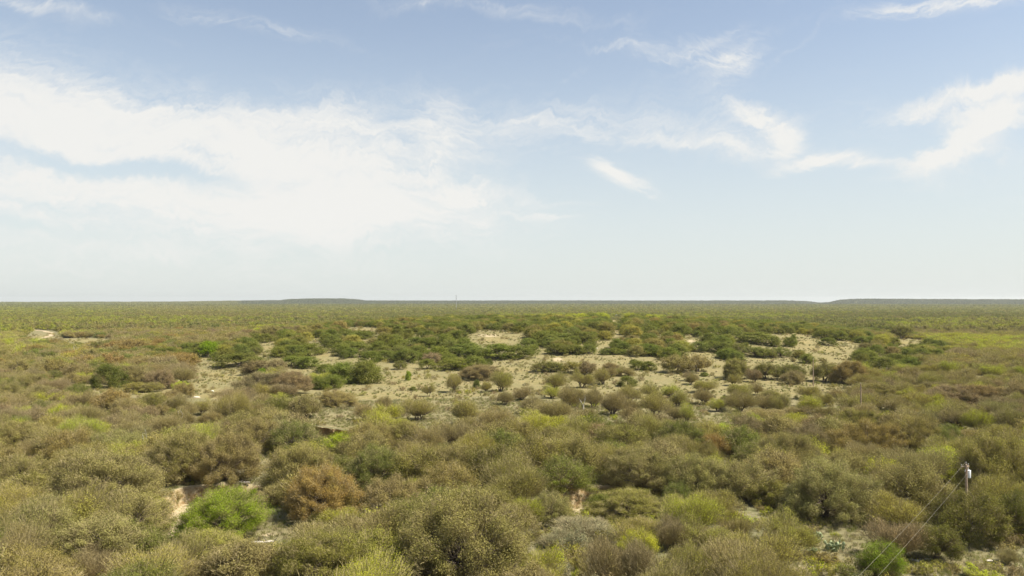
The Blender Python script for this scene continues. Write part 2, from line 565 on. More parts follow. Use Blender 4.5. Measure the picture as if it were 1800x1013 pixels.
# ------------------------------------------------------------------ colours of the kinds (linear)
TINT = {
    'b': (.156, .130, .043), 'g': (.172, .152, .054), 'p': (.154, .120, .057), 'o': (.138, .126, .030), 'y': (.182, .170, .033),
    'l': (.228, .248, .016), 'L': (.245, .315, .010), 'G': (.118, .172, .010), 'd': (.066, .078, .016),
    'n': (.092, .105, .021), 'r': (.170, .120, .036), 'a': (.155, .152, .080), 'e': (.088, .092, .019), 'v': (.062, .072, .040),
}
for k_ in TINT:
    TINT[k_] = tuple(c_ * 1.75 for c_ in TINT[k_])
WORD = {'b': 'grey-brown', 'g': 'pale grey', 'p': 'purplish brown', 'o': 'olive', 'y': 'yellow-olive', 'l': 'lime', 'L': 'vivid lime', 'G': 'bright green',
        'd': 'dark green', 'n': 'green', 'r': 'rusty brown', 'a': 'sage grey', 'e': 'dark olive', 'v': 'blue-green'}

# x, y of the foot, width, height in the photo, kind, colour
T = []
def rows(txt):
    for ln in txt.strip().splitlines():
        for item in ln.split(';'):
            it = item.split()
            if len(it) == 6:
                T.append((it[0], it[1], float(it[2]), float(it[3]), float(it[4]), float(it[5])))

rows("""
k g 810 1042 235 180; k g 185 905 195 112; k g 75 985 95 105; m b 22 1022 95 95; k g 172 992 130 88; m p 155 1024 85 66
k e 244 1015 130 92; m l 245 918 95 50; k o 64 882 95 48; s y 30 912 130 52; m o 20 965 70 70; k G 390 952 142 90
k y 372 994 112 58; m o 325 1004 100 72; s g 355 1020 120 42; k b 432 1034 125 84; k o 572 1050 180 108; k y 648 1044 125 112
m g 566 966 100 46; m g 650 965 115 72; m l 590 930 84 38; s l 660 928 60 34; k r 566 918 135 96; j G 626 906 36 40; j G 716 904 48 40
k b 690 908 95 74; k g 488 890 66 40; k b 532 872 125 94; k n 592 852 78 54; k L 603 800 64 42; k b 330 850 130 96; k b 402 850 112 92
k b 440 798 96 62; k n 512 800 90 64; k y 256 818 52 44; m l 136 780 86 48; k b 34 792 92 52; k b 12 832 60 48; m b 62 802 60 28
k g 206 816 112 60; m l 76 800 60 28; m n 80 728 52 26; m b 92 762 52 36; k r 196 728 62 46; k n 152 738 36 20; k n 256 754 46 26
m p 190 758 54 34; m b 290 768 84 42; k o 268 724 44 36; m y 356 730 46 32; m y 410 744 74 56; m b 444 738 52 38; k o 432 748 42 34
k e 490 737 56 42; k b 536 738 56 44; k b 592 716 60 28; m l 345 772 56 28; m l 682 772 84 48; m b 640 740 38 30; m b 672 724 38 28
m y 736 740 70 42; m y 818 748 54 46; m b 750 796 64 52; m b 802 786 78 50; m b 845 774 40 36; k b 650 800 94 56; m l 716 814 62 34
k n 780 808 32 30; m b 876 768 74 52; m b 935 730 56 40; m g 975 738 82 34; m l 960 766 98 40; m b 1032 762 62 46; m b 1000 716 52 36
m b 1042 718 44 36; m b 1076 730 60 42; m b 1110 727 42 28; m b 1110 748 40 32; m y 1150 732 62 44; m b 1182 738 44 28; m y 1192 716 44 30
m l 1207 742 34 36; m b 1237 712 38 30; m l 1262 724 34 24; m b 1300 724 64 36; m b 1342 724 44 34; m y 1373 726 46 40; m l 1422 728 56 32
s b 1345 738 84 20; s b 1400 732 46 20; m l 1392 754 64 30; m l 1342 764 62 34; k L 1270 778 62 32; k o 1095 802 90 62; k e 1192 800 92 58
k r 1258 806 52 46; k n 1330 820 76 46; k b 1386 838 104 80; k o 945 852 92 92; k b 1004 846 100 84; k e 868 862 110 84; k b 800 856 112 76
k o 735 862 104 80; k n 655 864 112 80; j n 806 828 44 40; k g 1130 868 134 80; k g 1222 880 118 78; k g 1310 886 106 80; k g 1448 918 158 110
k o 1352 890 74 48; k r 1524 816 118 78; k p 1446 778 74 50; k o 1502 770 84 52; k b 1604 802 92 70; k n 1648 802 50 56; k g 1600 906 116 108
k l 1556 856 62 50; k l 1662 846 92 56; k o 1752 892 150 132; m y 1572 926 112 56; k e 1702 958 112 98; k e 1786 952 84 92; k e 1642 990 78 70
s p 1576 984 84 68; k G 1546 1016 74 66; s n 1500 1022 56 28; m y 1384 964 104 66; m y 1342 1008 124 72; m g 1292 1030 118 84; m y 1232 966 104 58
m y 1214 1034 96 92; k l 1124 984 58 52; m p 1068 1034 92 92; m p 1120 1034 76 86; m l 1182 1018 74 32; m l 952 1034 98 74; s a 1012 972 56 34
s a 980 962 62 28; s a 1030 944 84 30; m p 1176 966 66 56; k o 1108 914 104 50; m y 1118 956 104 48; m l 926 930 48 58; k g 966 924 76 62
s g 900 968 60 34; j n 1054 904 44 36; m y 1256 912 84 52; k n 1192 888 42 42; k g 1182 906 46 38; s b 1452 990 44 20; s b 1400 980 40 16
k g 980 905 50 34; k o 860 905 80 50; k g 1240 1000 60 40; m o 1290 955 60 45; m y 900 1000 60 50; m b 1770 990 40 24; s l 1730 1020 60 22
""")
rows("""
j d 190 683 56 46; k b 94 663 46 34; k b 126 682 44 28; k b 228 675 62 36; k o 252 691 62 22; k p 284 684 54 36; k r 216 622 62 26
k e 182 622 50 22; k r 300 646 90 26; m l 248 642 20 22; m L 96 628 16 16; j n 58 640 32 16; j n 270 620 42 14; k b 50 692 64 34
k b 62 706 54 30; k b 14 704 46 36; k n 76 680 40 16; k n 96 684 34 14; j G 368 628 36 30; j n 336 616 32 12; j n 402 616 42 20
j n 432 612 38 20; j n 458 603 44 18; j e 418 646 58 27; k p 470 660 70 30; j G 462 661 20 15; k p 482 698 112 44; j n 504 604 40 20
j n 526 628 84 24; j n 528 648 66 24; j n 546 584 44 12; j n 584 604 40 18; j n 572 656 34 17; j n 568 686 64 26; j n 622 676 92 42
j d 604 632 15 18; j n 626 598 48 18; j n 620 620 52 24; k e 652 629 42 14; k e 702 650 24 18; j G 718 669 11 18; j n 700 616 40 20
j n 740 612 50 22; j n 780 610 46 24; j n 800 600 40 18; j n 820 625 50 24; j n 770 634 50 26; j n 690 636 50 22; k p 757 640 34 22
j n 800 650 50 24; j n 790 640 34 18; j n 836 650 40 26; j d 860 643 13 14; k p 842 668 58 28; j d 838 683 12 16; j n 893 632 86 28
j n 928 612 36 18; j n 950 609 14 14; j n 982 612 56 18; j e 992 624 52 20; j n 1025 624 44 20; j n 1010 604 70 20; j n 1072 625 36 14
j n 1094 624 36 12; j n 1134 622 44 18; j n 1150 614 30 16; j n 1098 610 44 10; j d 1200 637 10 9; j d 1114 640 15 9; j e 1130 652 44 17
k e 965 655 54 22; k o 1012 658 44 22; k p 1032 660 34 26; k p 1073 656 30 20; m g 1100 661 36 18; k b 1188 656 50 34; k b 1226 655 54 34
j n 1240 619 54 20; j n 1300 620 40 18; j n 1285 600 50 26; j n 1330 605 50 24; k o 1296 668 48 40; j n 1362 610 20 20; j n 1388 610 22 18
j n 1395 608 12 22; k n 1325 628 38 20; k n 1345 630 36 18; k n 1372 628 34 18; j n 1404 628 20 14; j d 1455 608 30 16; j e 1466 596 66 20
j n 1530 604 60 14; k e 1556 588 36 18; k e 1584 596 36 26; j e 1571 607 24 14; m l 1553 598 34 14; j e 1588 623 28 13; k b 1530 616 34 14
k e 1347 668 42 32; k n 1388 670 50 30; k p 1394 676 36 26; m y 1288 678 26 22; m p 1326 672 32 24; k o 1448 672 44 38; k r 1494 676 62 44
k o 1542 664 30 16; m l 1668 664 44 30; m l 1745 666 44 26; m b 1604 672 34 28; k p 1700 712 120 40; k p 1790 714 60 42; k b 1532 708 66 34
m y 1588 698 44 30; m y 1512 684 50 28; m l 1645 735 54 34; m l 1720 760 56 48; m b 1680 752 60 40; m o 1790 765 70 50; m b 1668 788 34 34
m b 1708 778 60 26; m b 1755 772 38 26; m b 1590 745 50 26; k L 1553 757 20 16; m y 1560 720 44 24; m b 1630 712 40 18
j n 1102 680 32 20; m y 1090 660 30 14; m y 880 688 44 38; m y 800 690 32 34; m y 754 697 24 26; m y 855 690 22 20; j n 726 687 12 8
m b 1072 664 30 20; m y 1060 676 40 30; m y 1022 682 44 34; m y 975 686 46 32; m y 1104 708 50 32; m y 1140 700 44 30; m l 1180 700 44 26
m b 920 704 44 28; m b 888 712 36 24; m l 970 700 40 24; m b 1010 700 40 22; m b 1215 676 26 20; m y 1240 690 46 22; m b 1330 694 34 24
m y 1300 700 50 26; m y 1355 706 44 22; m y 1420 702 44 24; m b 1470 704 44 24; m y 1450 714 40 24; m p 1212 670 30 18; j n 1238 662 14 8
k b 25 660 46 30; m l 30 632 40 18; m l 62 612 50 18; m l 10 612 40 20; m b 120 640 50 20; m b 160 650 50 20; m b 20 680 40 24; k b 150 668 40 24
m b 330 735 44 26; k b 318 700 36 30; m b 300 710 40 24; m b 120 712 44 26; m b 20 730 50 34; m l 40 740 44 22; m b 225 745 40 24
""")

# ------------------------------------------------------------------ placing
class Tree: pass

PLACED = []


def put(kind, tint, x, y, w, h, hand=True, jitter=True):
    t = Tree()
    t.kind, t.tint, t.x, t.y, t.w, t.h, t.hand = kind, tint, x, y, w, h, hand
    t.z = float(ground_z(x, y))
    t.px, t.py, t.depth = [float(v) for v in project(x, y, t.z)]
    t.pw, t.ph = w * F / t.depth, h * F / t.depth
    PLACED.append(t)
    return t


T2 = []
for it in T:
    kind, tint, px, py, w, h = it
    if kind in 'kj' and w / h > 2.0 and w > 28:
        n = int(round(w / (1.45 * h)))
        for i in range(n):
            f = (i + .5) / n - .5
            T2.append((kind, tint, px + f * w * .86, py - abs(f) * h * .12 + random.uniform(-.05, .02) * h, w / n * random.uniform(1.2, 1.55), h * random.uniform(.82, 1.05)))
    else:
        T2.append(it)
for kind, tint, px, py, w, h in T2:
    x, y = unproject(px, py)
    dep = float(project(x, y, float(ground_z(x, y)))[2])
    # the foot seen in the picture is the near edge of the crown's skirt: the trunk stands a little behind it
    wm, hm = w / F * dep, h / F * dep
    if kind == 'm': wm *= .88 if py > 760 else .80
    if kind in 'kj':
        k_ = 1 + .22 * wm / dep
        x, y = x * k_, y * k_
        hm *= .93
    put(kind, tint, x, y, wm, hm)


def zone(px, py, x, y, u, v):
    """kind, tint, width, height of a wild filler plant at a place; u, v random"""
    big = wob(x, y, 41, 1.1)
    if py < 640:
        px = px + 120 * wob(x, y, 60, 5.2) + 40 * (v - .5)
        py = py + (2.5 * wob(x, y, 90, 2.7) + 2 * (u - .5)) * (1 if py < 600 else 3)
    pick = lambda *a: a[int(u * len(a)) % len(a)]
    if py > 770:
        t = pick('g', 'b', 'g', 'o', 'b', 'o', 'y', 'l', 'p', 'n') if big > -.2 else pick('y', 'g', 'l', 'b', 'y', 'o', 'g')
        return (pick('k', 'm', 'k', 'm', 'k'), t, 3.4 + 4 * v, 2.6 + 2.4 * v) if v > .15 else ('s', t, 1.4 + 6 * v, 1.0 + 3 * v)
    if py > 655:
        if px < 420:
            return ('k' if u > .45 else 'm'), pick('b', 'b', 'p', 'b', 'o', 'n', 'l', 'g', 'b'), 3.6 + 3.2 * v, 2.8 + 2 * v
        return ('m', pick('b', 'y', 'b', 'g', 'y', 'l', 'o', 'p'), 3.4 + 3 * v, 2.4 + 1.9 * v) if u > .12 else ('s', pick('b', 'a', 'p'), 1.4 + 1.6 * v, .9 + v)
    onhill = 330 < px < 1610 and 556 + max(0, 650 - px) * .21 + max(0, px - 1400) * .12 < py <= 655
    if onhill and py > 640 - abs(px - 950) * .02 and u > .5:
        return 's', pick('b', 'n', 'g'), 1.5 + v, .9 + v
    if onhill:
        if py < 566 and px > 880 and big > -.5:
            return 'k', pick('l', 'y', 'n', 'l'), 5 + 3 * v, 3.4 + 2 * v
        return ('j' if u < .8 else 'k'), pick('n', 'n', 'e', 'n', 'n', 'y', 'n', 'b', 'n', 'o'), 4.2 + 3.6 * v, 2.8 + 2.0 * v
    if px >= 1500:
        if 566 < py < 584 or 596 < py < 622:
            return 'm', pick('l', 'y', 'l', 'l', 'y') if (big > -.35 or 598 < py < 618) else pick('b', 'y', 'b'), 5 + 3 * v, 2.6 + 1.6 * v
        if py >= 584:
            return 'm', pick('b', 'y', 'b', 'y', 'p', 'o'), 5 + 3 * v, 2.8 + 1.8 * v
        return 'k', pick('n', 'e', 'n', 'o', 'b'), 6 + 4 * v, 4 + 2.5 * v
    if px < 420:
        if 562 < py < 578 or (px < 130 and 578 < py < 632):
            return 'm', pick('l', 'y', 'l', 'y', 'n', 'b'), 5 + 3 * v, 3 + 2 * v
        if py >= 578:
            return ('k' if u > .5 else 'm'), pick('b', 'b', 'p', 'o', 'r', 'y', 'b', 'n'), 5 + 3 * v, 3 + 2 * v
        if px > 220:
            return 'k', pick('b', 'p', 'o', 'b', 'g'), 6 + 3 * v, 3.6 + 2 * v
        return 'k', pick('n', 'o', 'n', 'y', 'l'), 6 + 4 * v, 4 + 2 * v
    if py < 552:
        return 'k', (pick('b', 'o', 'p', 'n') if big > 0 else pick('n', 'o', 'n', 'e')), 6 + 4 * v, 4 + 2.5 * v
    return 'k', (pick('b', 'o', 'p', 'y') if big > .1 else pick('n', 'y', 'n', 'l')), 6 + 3 * v, 3.8 + 2 * v


hx = np.array([t.x for t in PLACED]); hy = np.array([t.y for t in PLACED]); hw = np.array([t.w for t in PLACED])
FAR = []        # (x, y, w, h, tint, class) for the woodland


def fillers(r0, r1, spacing, half, near):
    a0 = -half
    r = r0
    while r < r1:
        n = int(2 * half * r / spacing)
        for i in range(n):
            th = a0 + (i + random.random()) * spacing / r
            rr = r + random.random() * spacing
            x, y = rr * math.sin(th), rr * math.cos(th)
            z = float(plain(x, y))
            px, py, dep = project(x, y, z)
            u, v = random.random(), random.random()
            cl_ = float(wob(x, y, 17, 4.1)) + .5 * float(wob(x, y, 7, 1.3))
            if py < 700 and cl_ < -.75:
                continue
            og = float(open_ground(px, py, 1.2))
            if og < 1 and not (px < 0 or px > 1800):
                continue
            if py > 1004 and (px > 1370 or 430 < px < 520):
                continue
            if near:
                if min(polydist(x, y, P) for P, w, d in GULLIES) < 3.0:
                    continue
                d = np.hypot(hx - x, hy - y)
                if np.any(d < .45 * hw + 1.6):
                    continue
                if 640 < py < 756 and 540 < px < 1500 and random.random() < .96:
                    continue
                if 640 < py < 735 and 300 < px < 600 and random.random() < .6:
                    continue
            k, t, w, h = zone(float(px), float(py), x, y, u, v)
            gs = max(.6, 1 + .22 * cl_) if r0 > 100 else 1.0
            w, h = w * gs, h * gs
            ph_ = h * F / dep
            if float(open_ground(px, py - .35 * ph_)) < 1 or float(open_ground(px, py - .75 * ph_)) < .9:
                continue
            if 586 < py < 660 and 330 < px < 1610 and random.random() < .42:
                continue
            if not near:
                FAR.append((x, y, w, h, t, k, float(px)))
            else:
                put(k, t, x, y, w, h, False)
        r += spacing * .86


fillers(46, 215, 5.6, .66, True)
fillers(215, 620, 6.0, .66, True)

# ---- which of them show: paint crowns from near to far; the hidden ones join the woodland
PLACED.sort(key=lambda t: t.depth)
buf = np.zeros((507, 900), bool)
for t in PLACED:
    cx, cy, rx, ry = t.px / 2, (t.py - t.ph * .52) / 2, max(t.pw * .42 / 2, .6), max(t.ph * .44 / 2, .6)
    x0, x1 = int(max(cx - rx, 0)), int(min(cx + rx + 1, 900)); y0, y1 = int(max(cy - ry, 0)), int(min(cy + ry + 1, 507))
    t.show = 0.0
    if x1 > x0 and y1 > y0:
        yy, xx = np.mgrid[y0:y1, x0:x1]
        m = ((xx + .5 - cx) / rx) ** 2 + ((yy + .5 - cy) / ry) ** 2 < 1
        if m.any():
            sub = buf[y0:y1, x0:x1]
            t.show = float((m & ~sub).sum()) * 4
            t.frac = float((m & ~sub).sum()) / m.sum()
            sub |= m
    if t.show == 0:
        t.frac = 0
LIMIT = {'m': 296, 'k': 296, 'j': 296, 's': 120}
ITEMS, REST = [], []
for kind in 'mkjs':
    c = [t for t in PLACED if t.kind == kind]
    good = [t for t in c if t.show >= 30 and t.frac > .22 and 0 < t.px < 1800 and t.py - t.ph < 1000]
    good.sort(key=lambda t: -(t.show + (1e6 if t.hand else 0)))
    keep = set(id(t) for t in good[:LIMIT[kind]])
    for t in c:
        (ITEMS if id(t) in keep else REST).append(t)
print('individuals', {k: sum(t.kind == k for t in ITEMS) for k in 'mkjs'}, 'rest', len(REST))

# ------------------------------------------------------------------ labels
NOUN = {'m': 'mesquite', 'k': 'oak', 'j': 'juniper', 's': 'shrub'}
NAME = {'m': 'mesquite_tree', 'k': 'oak_tree', 'j': 'juniper_tree', 's': 'thorn_shrub'}
GROUP = {'m': 'mesquites scattered over the plain', 'k': 'scrub oaks crowding the plain and creek', 'j': 'junipers on the low hill', 's': 'low thorn shrubs between the trees'}
LM = [('eroded red bank', 592, 758), ('transformer pole', 1703, 860), ('sandy creek bed', 400, 850), ('bright green creek tree', 390, 905), ('grassy prickly pear clearing', 1470, 955),
      ('sandstone ledge', 1025, 862), ('bare hilltop scar', 862, 597), ('dirt road bend', 80, 590), ('rusty creek oak', 566, 870), ('big pale trunked oak', 800, 955), ('pale bare hollow', 380, 665),
      ('white slab rock', 447, 620), ('far hunting blind', 1082, 556), ('vivid lime round tree', 603, 780), ('dark green lone juniper', 190, 660), ('long bare foot slope', 700, 690),
      ('sandy hill gully', 1140, 640), ('twin dark oaks on the flat', 1570, 585), ('purplish thicket by the plateau side', 1720, 692), ('forked dead snag', 245, 795), ('wire crossed green bush', 1545, 985), ('middle utility pole', 1508, 715), ('bare hill shoulder', 1440, 608)]
ORD = ['first', 'second', 'third', 'fourth', 'fifth', 'sixth', 'seventh', 'eighth', 'ninth', 'tenth', 'eleventh', 'twelfth', 'thirteenth', 'fourteenth', 'fifteenth',
       'sixteenth', 'seventeenth', 'eighteenth', 'nineteenth', 'twentieth'] + ['%dth' % i for i in range(21, 400)]
SPECIAL = {(810, 1042): 'broad pale grey oak with forked dark trunk filling the bottom centre', (390, 952): 'dense bright green leafy tree beside the sandy creek bed',
           (603, 800): 'round vivid lime tree just below the eroded red bank', (566, 918): 'rusty brown oak casting shade on the grass by the creek clearing',
           (190, 683): 'dark green juniper standing alone above the pale strip near the dirt road', (1752, 892): 'tall olive oak with black trunk behind the transformer pole',
           (1702, 958): 'dense dark-bottomed bush hiding the foot of the transformer pole', (1546, 1016): 'rounded bright green bush crossed by the overhead wires',
           (1270, 778): 'vivid lime tree topping the dark oaks by the mesquite flat', (185, 905): 'wide pale grey oak with twisted branches, broadest by the creek bend',
           (1448, 918): 'sprawling pale grey oak with dark twisting limbs above the cactus clearing', (1524, 816): 'large rusty yellow-brown domed oak, roundest beside the pole thicket',
           (1600, 906): 'grey round-crowned tree with black forked limbs before the wires', (604, 632): 'tiny round dark juniper ball on the bare hillside strip',
           (1584, 596): 'larger of the twin dark oaks on the flat',
           (1556, 588): 'smaller of the twin dark oaks on the flat', (718, 669): 'lone upright little juniper casting a dark shadow on the foot slope'}


def label_all(items):
    cls = {}
    for t in items:
        sz = t.pw
        rel = [(math.hypot((t.px - a) * .8, (t.py - t.ph / 2 - b) * 1.6), i) for i, (n, a, b) in enumerate(LM)]
        d, i = min(rel)
        n, a, b = LM[i]
        dx, dy = t.px - a, (t.py - t.ph / 2 - b) * 2.2
        if abs(dy) > abs(dx):
            r = 'beyond the ' if dy < 0 else 'in front of the '
            s_ = r + n
        else:
            s_ = 'from the ' + n + (' towards the dirt road' if dx < 0 else ' towards the mesa gap')
            if n == 'dirt road bend':
                s_ = 'from the dirt road bend ' + ('away from the hill' if dx < 0 else 'towards the hill')
        t.label = None
        cls.setdefault((t.kind, t.tint, s_), []).append((d, t))
    for (k, c, s_), L in cls.items():
        L.sort(key=lambda q: q[0])
        for j, (d, t) in enumerate(L):
            t.label = (ORD[j] + ' ' if len(L) > 1 or s_.startswith('from') else '') + WORD[c] + ' ' + NOUN[k] + ' ' + s_


label_all(ITEMS)
SPW = {k_: unproject(*k_) for k_ in SPECIAL}
for t in ITEMS:
    if t.hand:
        for (a, b), s_ in SPECIAL.items():
            x, y = SPW[(a, b)]
            if math.hypot(t.x - x, t.y - y) < max(1.0, .35 * t.w) and abs(t.px - a) < 6:
                t.label = s_


def empty(name, loc, rz=0):
    o = bpy.data.objects.new(name, None)
    o.location = loc; o.rotation_euler = (0, 0, rz); o.empty_display_size = .3
    COL.objects.link(o)
    return o


def mobj(name, me, parent=None, loc=(0, 0, 0), rz=0):
    o = bpy.data.objects.new(name, me)
    o.location = loc; o.rotation_euler = (0, 0, rz)
    if parent is not None:
        o.parent = parent
    COL.objects.link(o)
    return o


def tag(o, label, cat=None, group=None, kind=None):
    if label: o['label'] = label
    if cat: o['category'] = cat
    if group: o['group'] = group
    if kind: o['kind'] = kind
    return o


def jit(c, amt=.10):
    k = 1 + random.uniform(-amt, amt)
    return [max(0.0, c[0] * k * (1 + random.uniform(-.07, .07))), max(0.0, c[1] * k * (1 + random.uniform(-.04, .04))), max(0.0, c[2] * k * (1 + random.uniform(-.12, .12)))]


for t in ITEMS:
    lod = 0 if t.depth < 235 else 1
    kd = t.kind
    if kd == 's' and t.w > 3.2: kd = 'm'
    pool = PRO[kd][lod]
    if lod == 0 and kd == 'k' and t.w > 8: pool = PRO['K'][0]
    if lod == 0 and kd == 'm' and t.w > 6.2: pool = PRO['M'][0]
    pr = random.choice(pool)
    sx, sz = t.w / pr.w, t.h / pr.h
    rz = random.uniform(0, 6.28)
    cat = 'shrub' if t.kind == 's' else 'tree'
    col = jit(TINT[t.tint])
    sink = .05
    tx, ty = (random.gauss(0, .09), random.gauss(0, .09)) if t.kind != 'j' else (0, 0)
    if t.ph >= 24 and lod == 0:
        o = empty(NAME[t.kind], (t.x, t.y, t.z - sink), rz)
        o.scale = (sx * random.uniform(.94, 1.06), sx * random.uniform(.94, 1.06), sz)
        tr = mobj('trunk', pr.trunk, o)
        cr = mobj('crown', pr.crown, o)
        cr['tint'] = col
    else:
        o = mobj(NAME[t.kind], pr.whole, None, (t.x, t.y, t.z - sink), rz)
        o.scale = (sx * random.uniform(.94, 1.06), sx * random.uniform(.94, 1.06), sz)
        o['tint'] = col
    o.rotation_euler = (tx, ty, rz)
    tag(o, t.label, cat, GROUP[t.kind])

# ------------------------------------------------------------------ stuff: scattered by geometry nodes
def scatter(name, label, meshes, X, Y, Z, S, tint, idx=None, gap=None):
    n = len(X)
    pts = np.stack([X, Y, Z], 1).astype(np.float32)
    me = bpy.data.meshes.new(name)
    me.vertices.add(n); me.vertices.foreach_set('co', pts.ravel())
    a = me.attributes.new('scl', 'FLOAT_VECTOR', 'POINT'); a.data.foreach_set('vector', np.asarray(S, np.float32).ravel())
    rot = np.zeros((n, 3), np.float32); rot[:, 2] = RNG.uniform(0, 6.28, n)
    a = me.attributes.new('rot', 'FLOAT_VECTOR', 'POINT'); a.data.foreach_set('vector', rot.ravel())
    a = me.attributes.new('tint', 'FLOAT_VECTOR', 'POINT'); a.data.foreach_set('vector', np.asarray(tint, np.float32).ravel())
    ii = RNG.integers(0, len(meshes), n) if idx is None else idx
    a = me.attributes.new('pick', 'INT', 'POINT'); a.data.foreach_set('value', ii.astype(np.int32))
    o = mobj(name, me)
    tag(o, label, None, None, 'stuff')
    cl = bpy.data.collections.new(name + '_kinds')
    for i, m in enumerate(meshes):
        cl.objects.link(bpy.data.objects.new('%s_%02d' % (name, i), m))
    ng = bpy.data.node_groups.new(name, 'GeometryNodeTree')
    ng.interface.new_socket('Geometry', in_out='INPUT', socket_type='NodeSocketGeometry')
    ng.interface.new_socket('Geometry', in_out='OUTPUT', socket_type='NodeSocketGeometry')
    gi, go = ng.nodes.new('NodeGroupInput'), ng.nodes.new('NodeGroupOutput')
    ci = ng.nodes.new('GeometryNodeCollectionInfo'); ci.inputs['Collection'].default_value = cl
    ci.inputs['Separate Children'].default_value = True; ci.inputs['Reset Children'].default_value = True
    ip = ng.nodes.new('GeometryNodeInstanceOnPoints'); ip.inputs['Pick Instance'].default_value = True
    L = ng.links.new

    def na(nm, ty):
        x = ng.nodes.new('GeometryNodeInputNamedAttribute'); x.data_type = ty; x.inputs['Name'].default_value = nm
        return [s for s in x.outputs if s.enabled and s.name == 'Attribute'][0]
    L(gi.outputs[0], ip.inputs['Points']); L(ci.outputs[0], ip.inputs['Instance'])
    L(na('pick', 'INT'), ip.inputs['Instance Index']); L(na('scl', 'FLOAT_VECTOR'), ip.inputs['Scale'])
    L(na('rot', 'FLOAT_VECTOR'), ip.inputs['Rotation'])
    L(ip.outputs[0], go.inputs[0])
    md = o.modifiers.new('scatter', 'NODES'); md.node_group = ng
    return o


TK = list(TINT)
def tints(names, amt=.12):
    c = np.array([TINT[k] for k in names])
    return c * (1 + RNG.uniform(-amt, amt, (len(c), 1))) * (1 + RNG.uniform(-.06, .06, c.shape))


# rest of the near trees as one mass of thicket
MID = [p.whole for k in 'mkjs' for p in PRO[k][1]]
DIM = [(p.w, p.h) for k in 'mkjs' for p in PRO[k][1]]
OFF = {'m': (0, 5), 'k': (5, 5), 'j': (10, 5), 's': (15, 3)}
if REST:
    ii = np.array([OFF[t.kind][0] + random.randrange(OFF[t.kind][1]) for t in REST])
    S = np.array([[t.w / DIM[i][0]] * 2 + [t.h / DIM[i][1]] for t, i in zip(REST, ii)])
    scatter('thicket', 'mass of smaller scrub trees crowding between the larger ones', MID, np.array([t.x for t in REST]), np.array([t.y for t in REST]),
            np.array([t.z for t in REST]) - .05, S, tints([t.tint for t in REST]), ii)

# woodland beyond
FB = [far_blob(500 + i) for i in range(6)]
PT = [patch(600 + i, 15, 4, 150, .62) for i in range(5)]
PT2 = [patch(650 + i, 38, 13, 60, 1.2, 3.0, 5.5) for i in range(4)]


def ring(r0, r1, sp, half=.67):
    n = int(half * (r1 * r1 - r0 * r0) / (sp * sp))
    r = np.sqrt(RNG.uniform(r0 * r0, r1 * r1, n)); th = RNG.uniform(-half, half, n)
    return r * np.sin(th), r * np.cos(th)


def bandtint(px, py, X, Y, r):
    u = RNG.random(len(px)); v = RNG.random(len(px))
    return [zone(float(a), float(b), float(x), float(y), float(uu), float(vv))[1] for a, b, x, y, uu, vv in zip(px, py, X, Y, u, v)]


def wood(name, label, meshes, r0, r1, sp, wscale, hscale, thin=0.0):
    X, Y = ring(r0, r1, sp)
    Z = plain(X, Y)
    px, py, dep = project(X, Y, Z)
    keep = (open_ground(px, py, 1.1) > 1) | (px < 0) | (px > 1800)
    # ragged openings and denser lines in the woodland
    dens = wob(X, Y, 55, 3.3) + .6 * wob(X, Y, 19, .9)
    keep &= dens > -1.05 + thin
    X, Y, Z, px, py = X[keep], Y[keep], Z[keep], px[keep], py[keep]
    tn = bandtint(px, py, X, Y, None)
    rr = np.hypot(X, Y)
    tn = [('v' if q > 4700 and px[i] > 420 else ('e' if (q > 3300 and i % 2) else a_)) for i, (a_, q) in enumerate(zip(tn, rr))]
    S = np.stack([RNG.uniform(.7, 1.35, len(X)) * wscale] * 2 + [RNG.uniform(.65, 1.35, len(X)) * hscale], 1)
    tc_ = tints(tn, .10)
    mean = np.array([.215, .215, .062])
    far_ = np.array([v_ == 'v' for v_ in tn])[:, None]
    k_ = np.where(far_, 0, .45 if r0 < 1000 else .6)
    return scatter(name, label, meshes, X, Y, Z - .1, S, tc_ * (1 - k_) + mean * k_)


wood('woodland', 'scrub woodland covering the plain beyond the low hill', FB, 620, 1450, 7.0, 1.15, 1.15)
wood('distant_woodland', 'hazy woodland stretching towards the horizon', PT, 1450, 3300, 12.5, 1.1, .95)
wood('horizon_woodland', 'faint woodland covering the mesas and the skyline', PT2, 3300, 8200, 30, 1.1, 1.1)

# ------------------------------------------------------------------ grass and undergrowth
def tuft(seed, h=.42, n=26, w=.018):
    rng = np.random.default_rng(seed)
    g = Geo()
    az = rng.uniform(0, 6.28, n); lean = rng.uniform(.1, .8, n)
    d = np.stack([np.cos(az) * lean, np.sin(az) * lean, np.ones(n)], 1)
    base = rng.normal(0, .10, (n, 3)); base[:, 2] = 0
    g.leaves(base + d * h * .5, np.stack([np.sin(az), -np.cos(az), np.zeros(n)], 1), (w, h * .5), 0, .3, rng, along=d)
    return g.mesh('grass_tuft', [M_LEAF, M_TWIG])


def weed(seed):
    rng = np.random.default_rng(seed)
    tips = [(np.array([rng.normal(0, .4), rng.normal(0, .4), rng.uniform(.1, .6)]), np.array([rng.normal(0, .5), rng.normal(0, .5), 1.0]), None) for _ in range(12)]
    g = Geo()
    crown_from_tips(g, tips, rng, 420, 260, (.03, .055), (.01, .2), .25, .1)
    return g.mesh('weed', [M_LEAF, M_TWIG])


def scat_ground(r0, r1, sp):
    X, Y = ring(r0, r1, sp)
    px, py, dep = project(X, Y, plain(X, Y))
    return X, Y, px, py


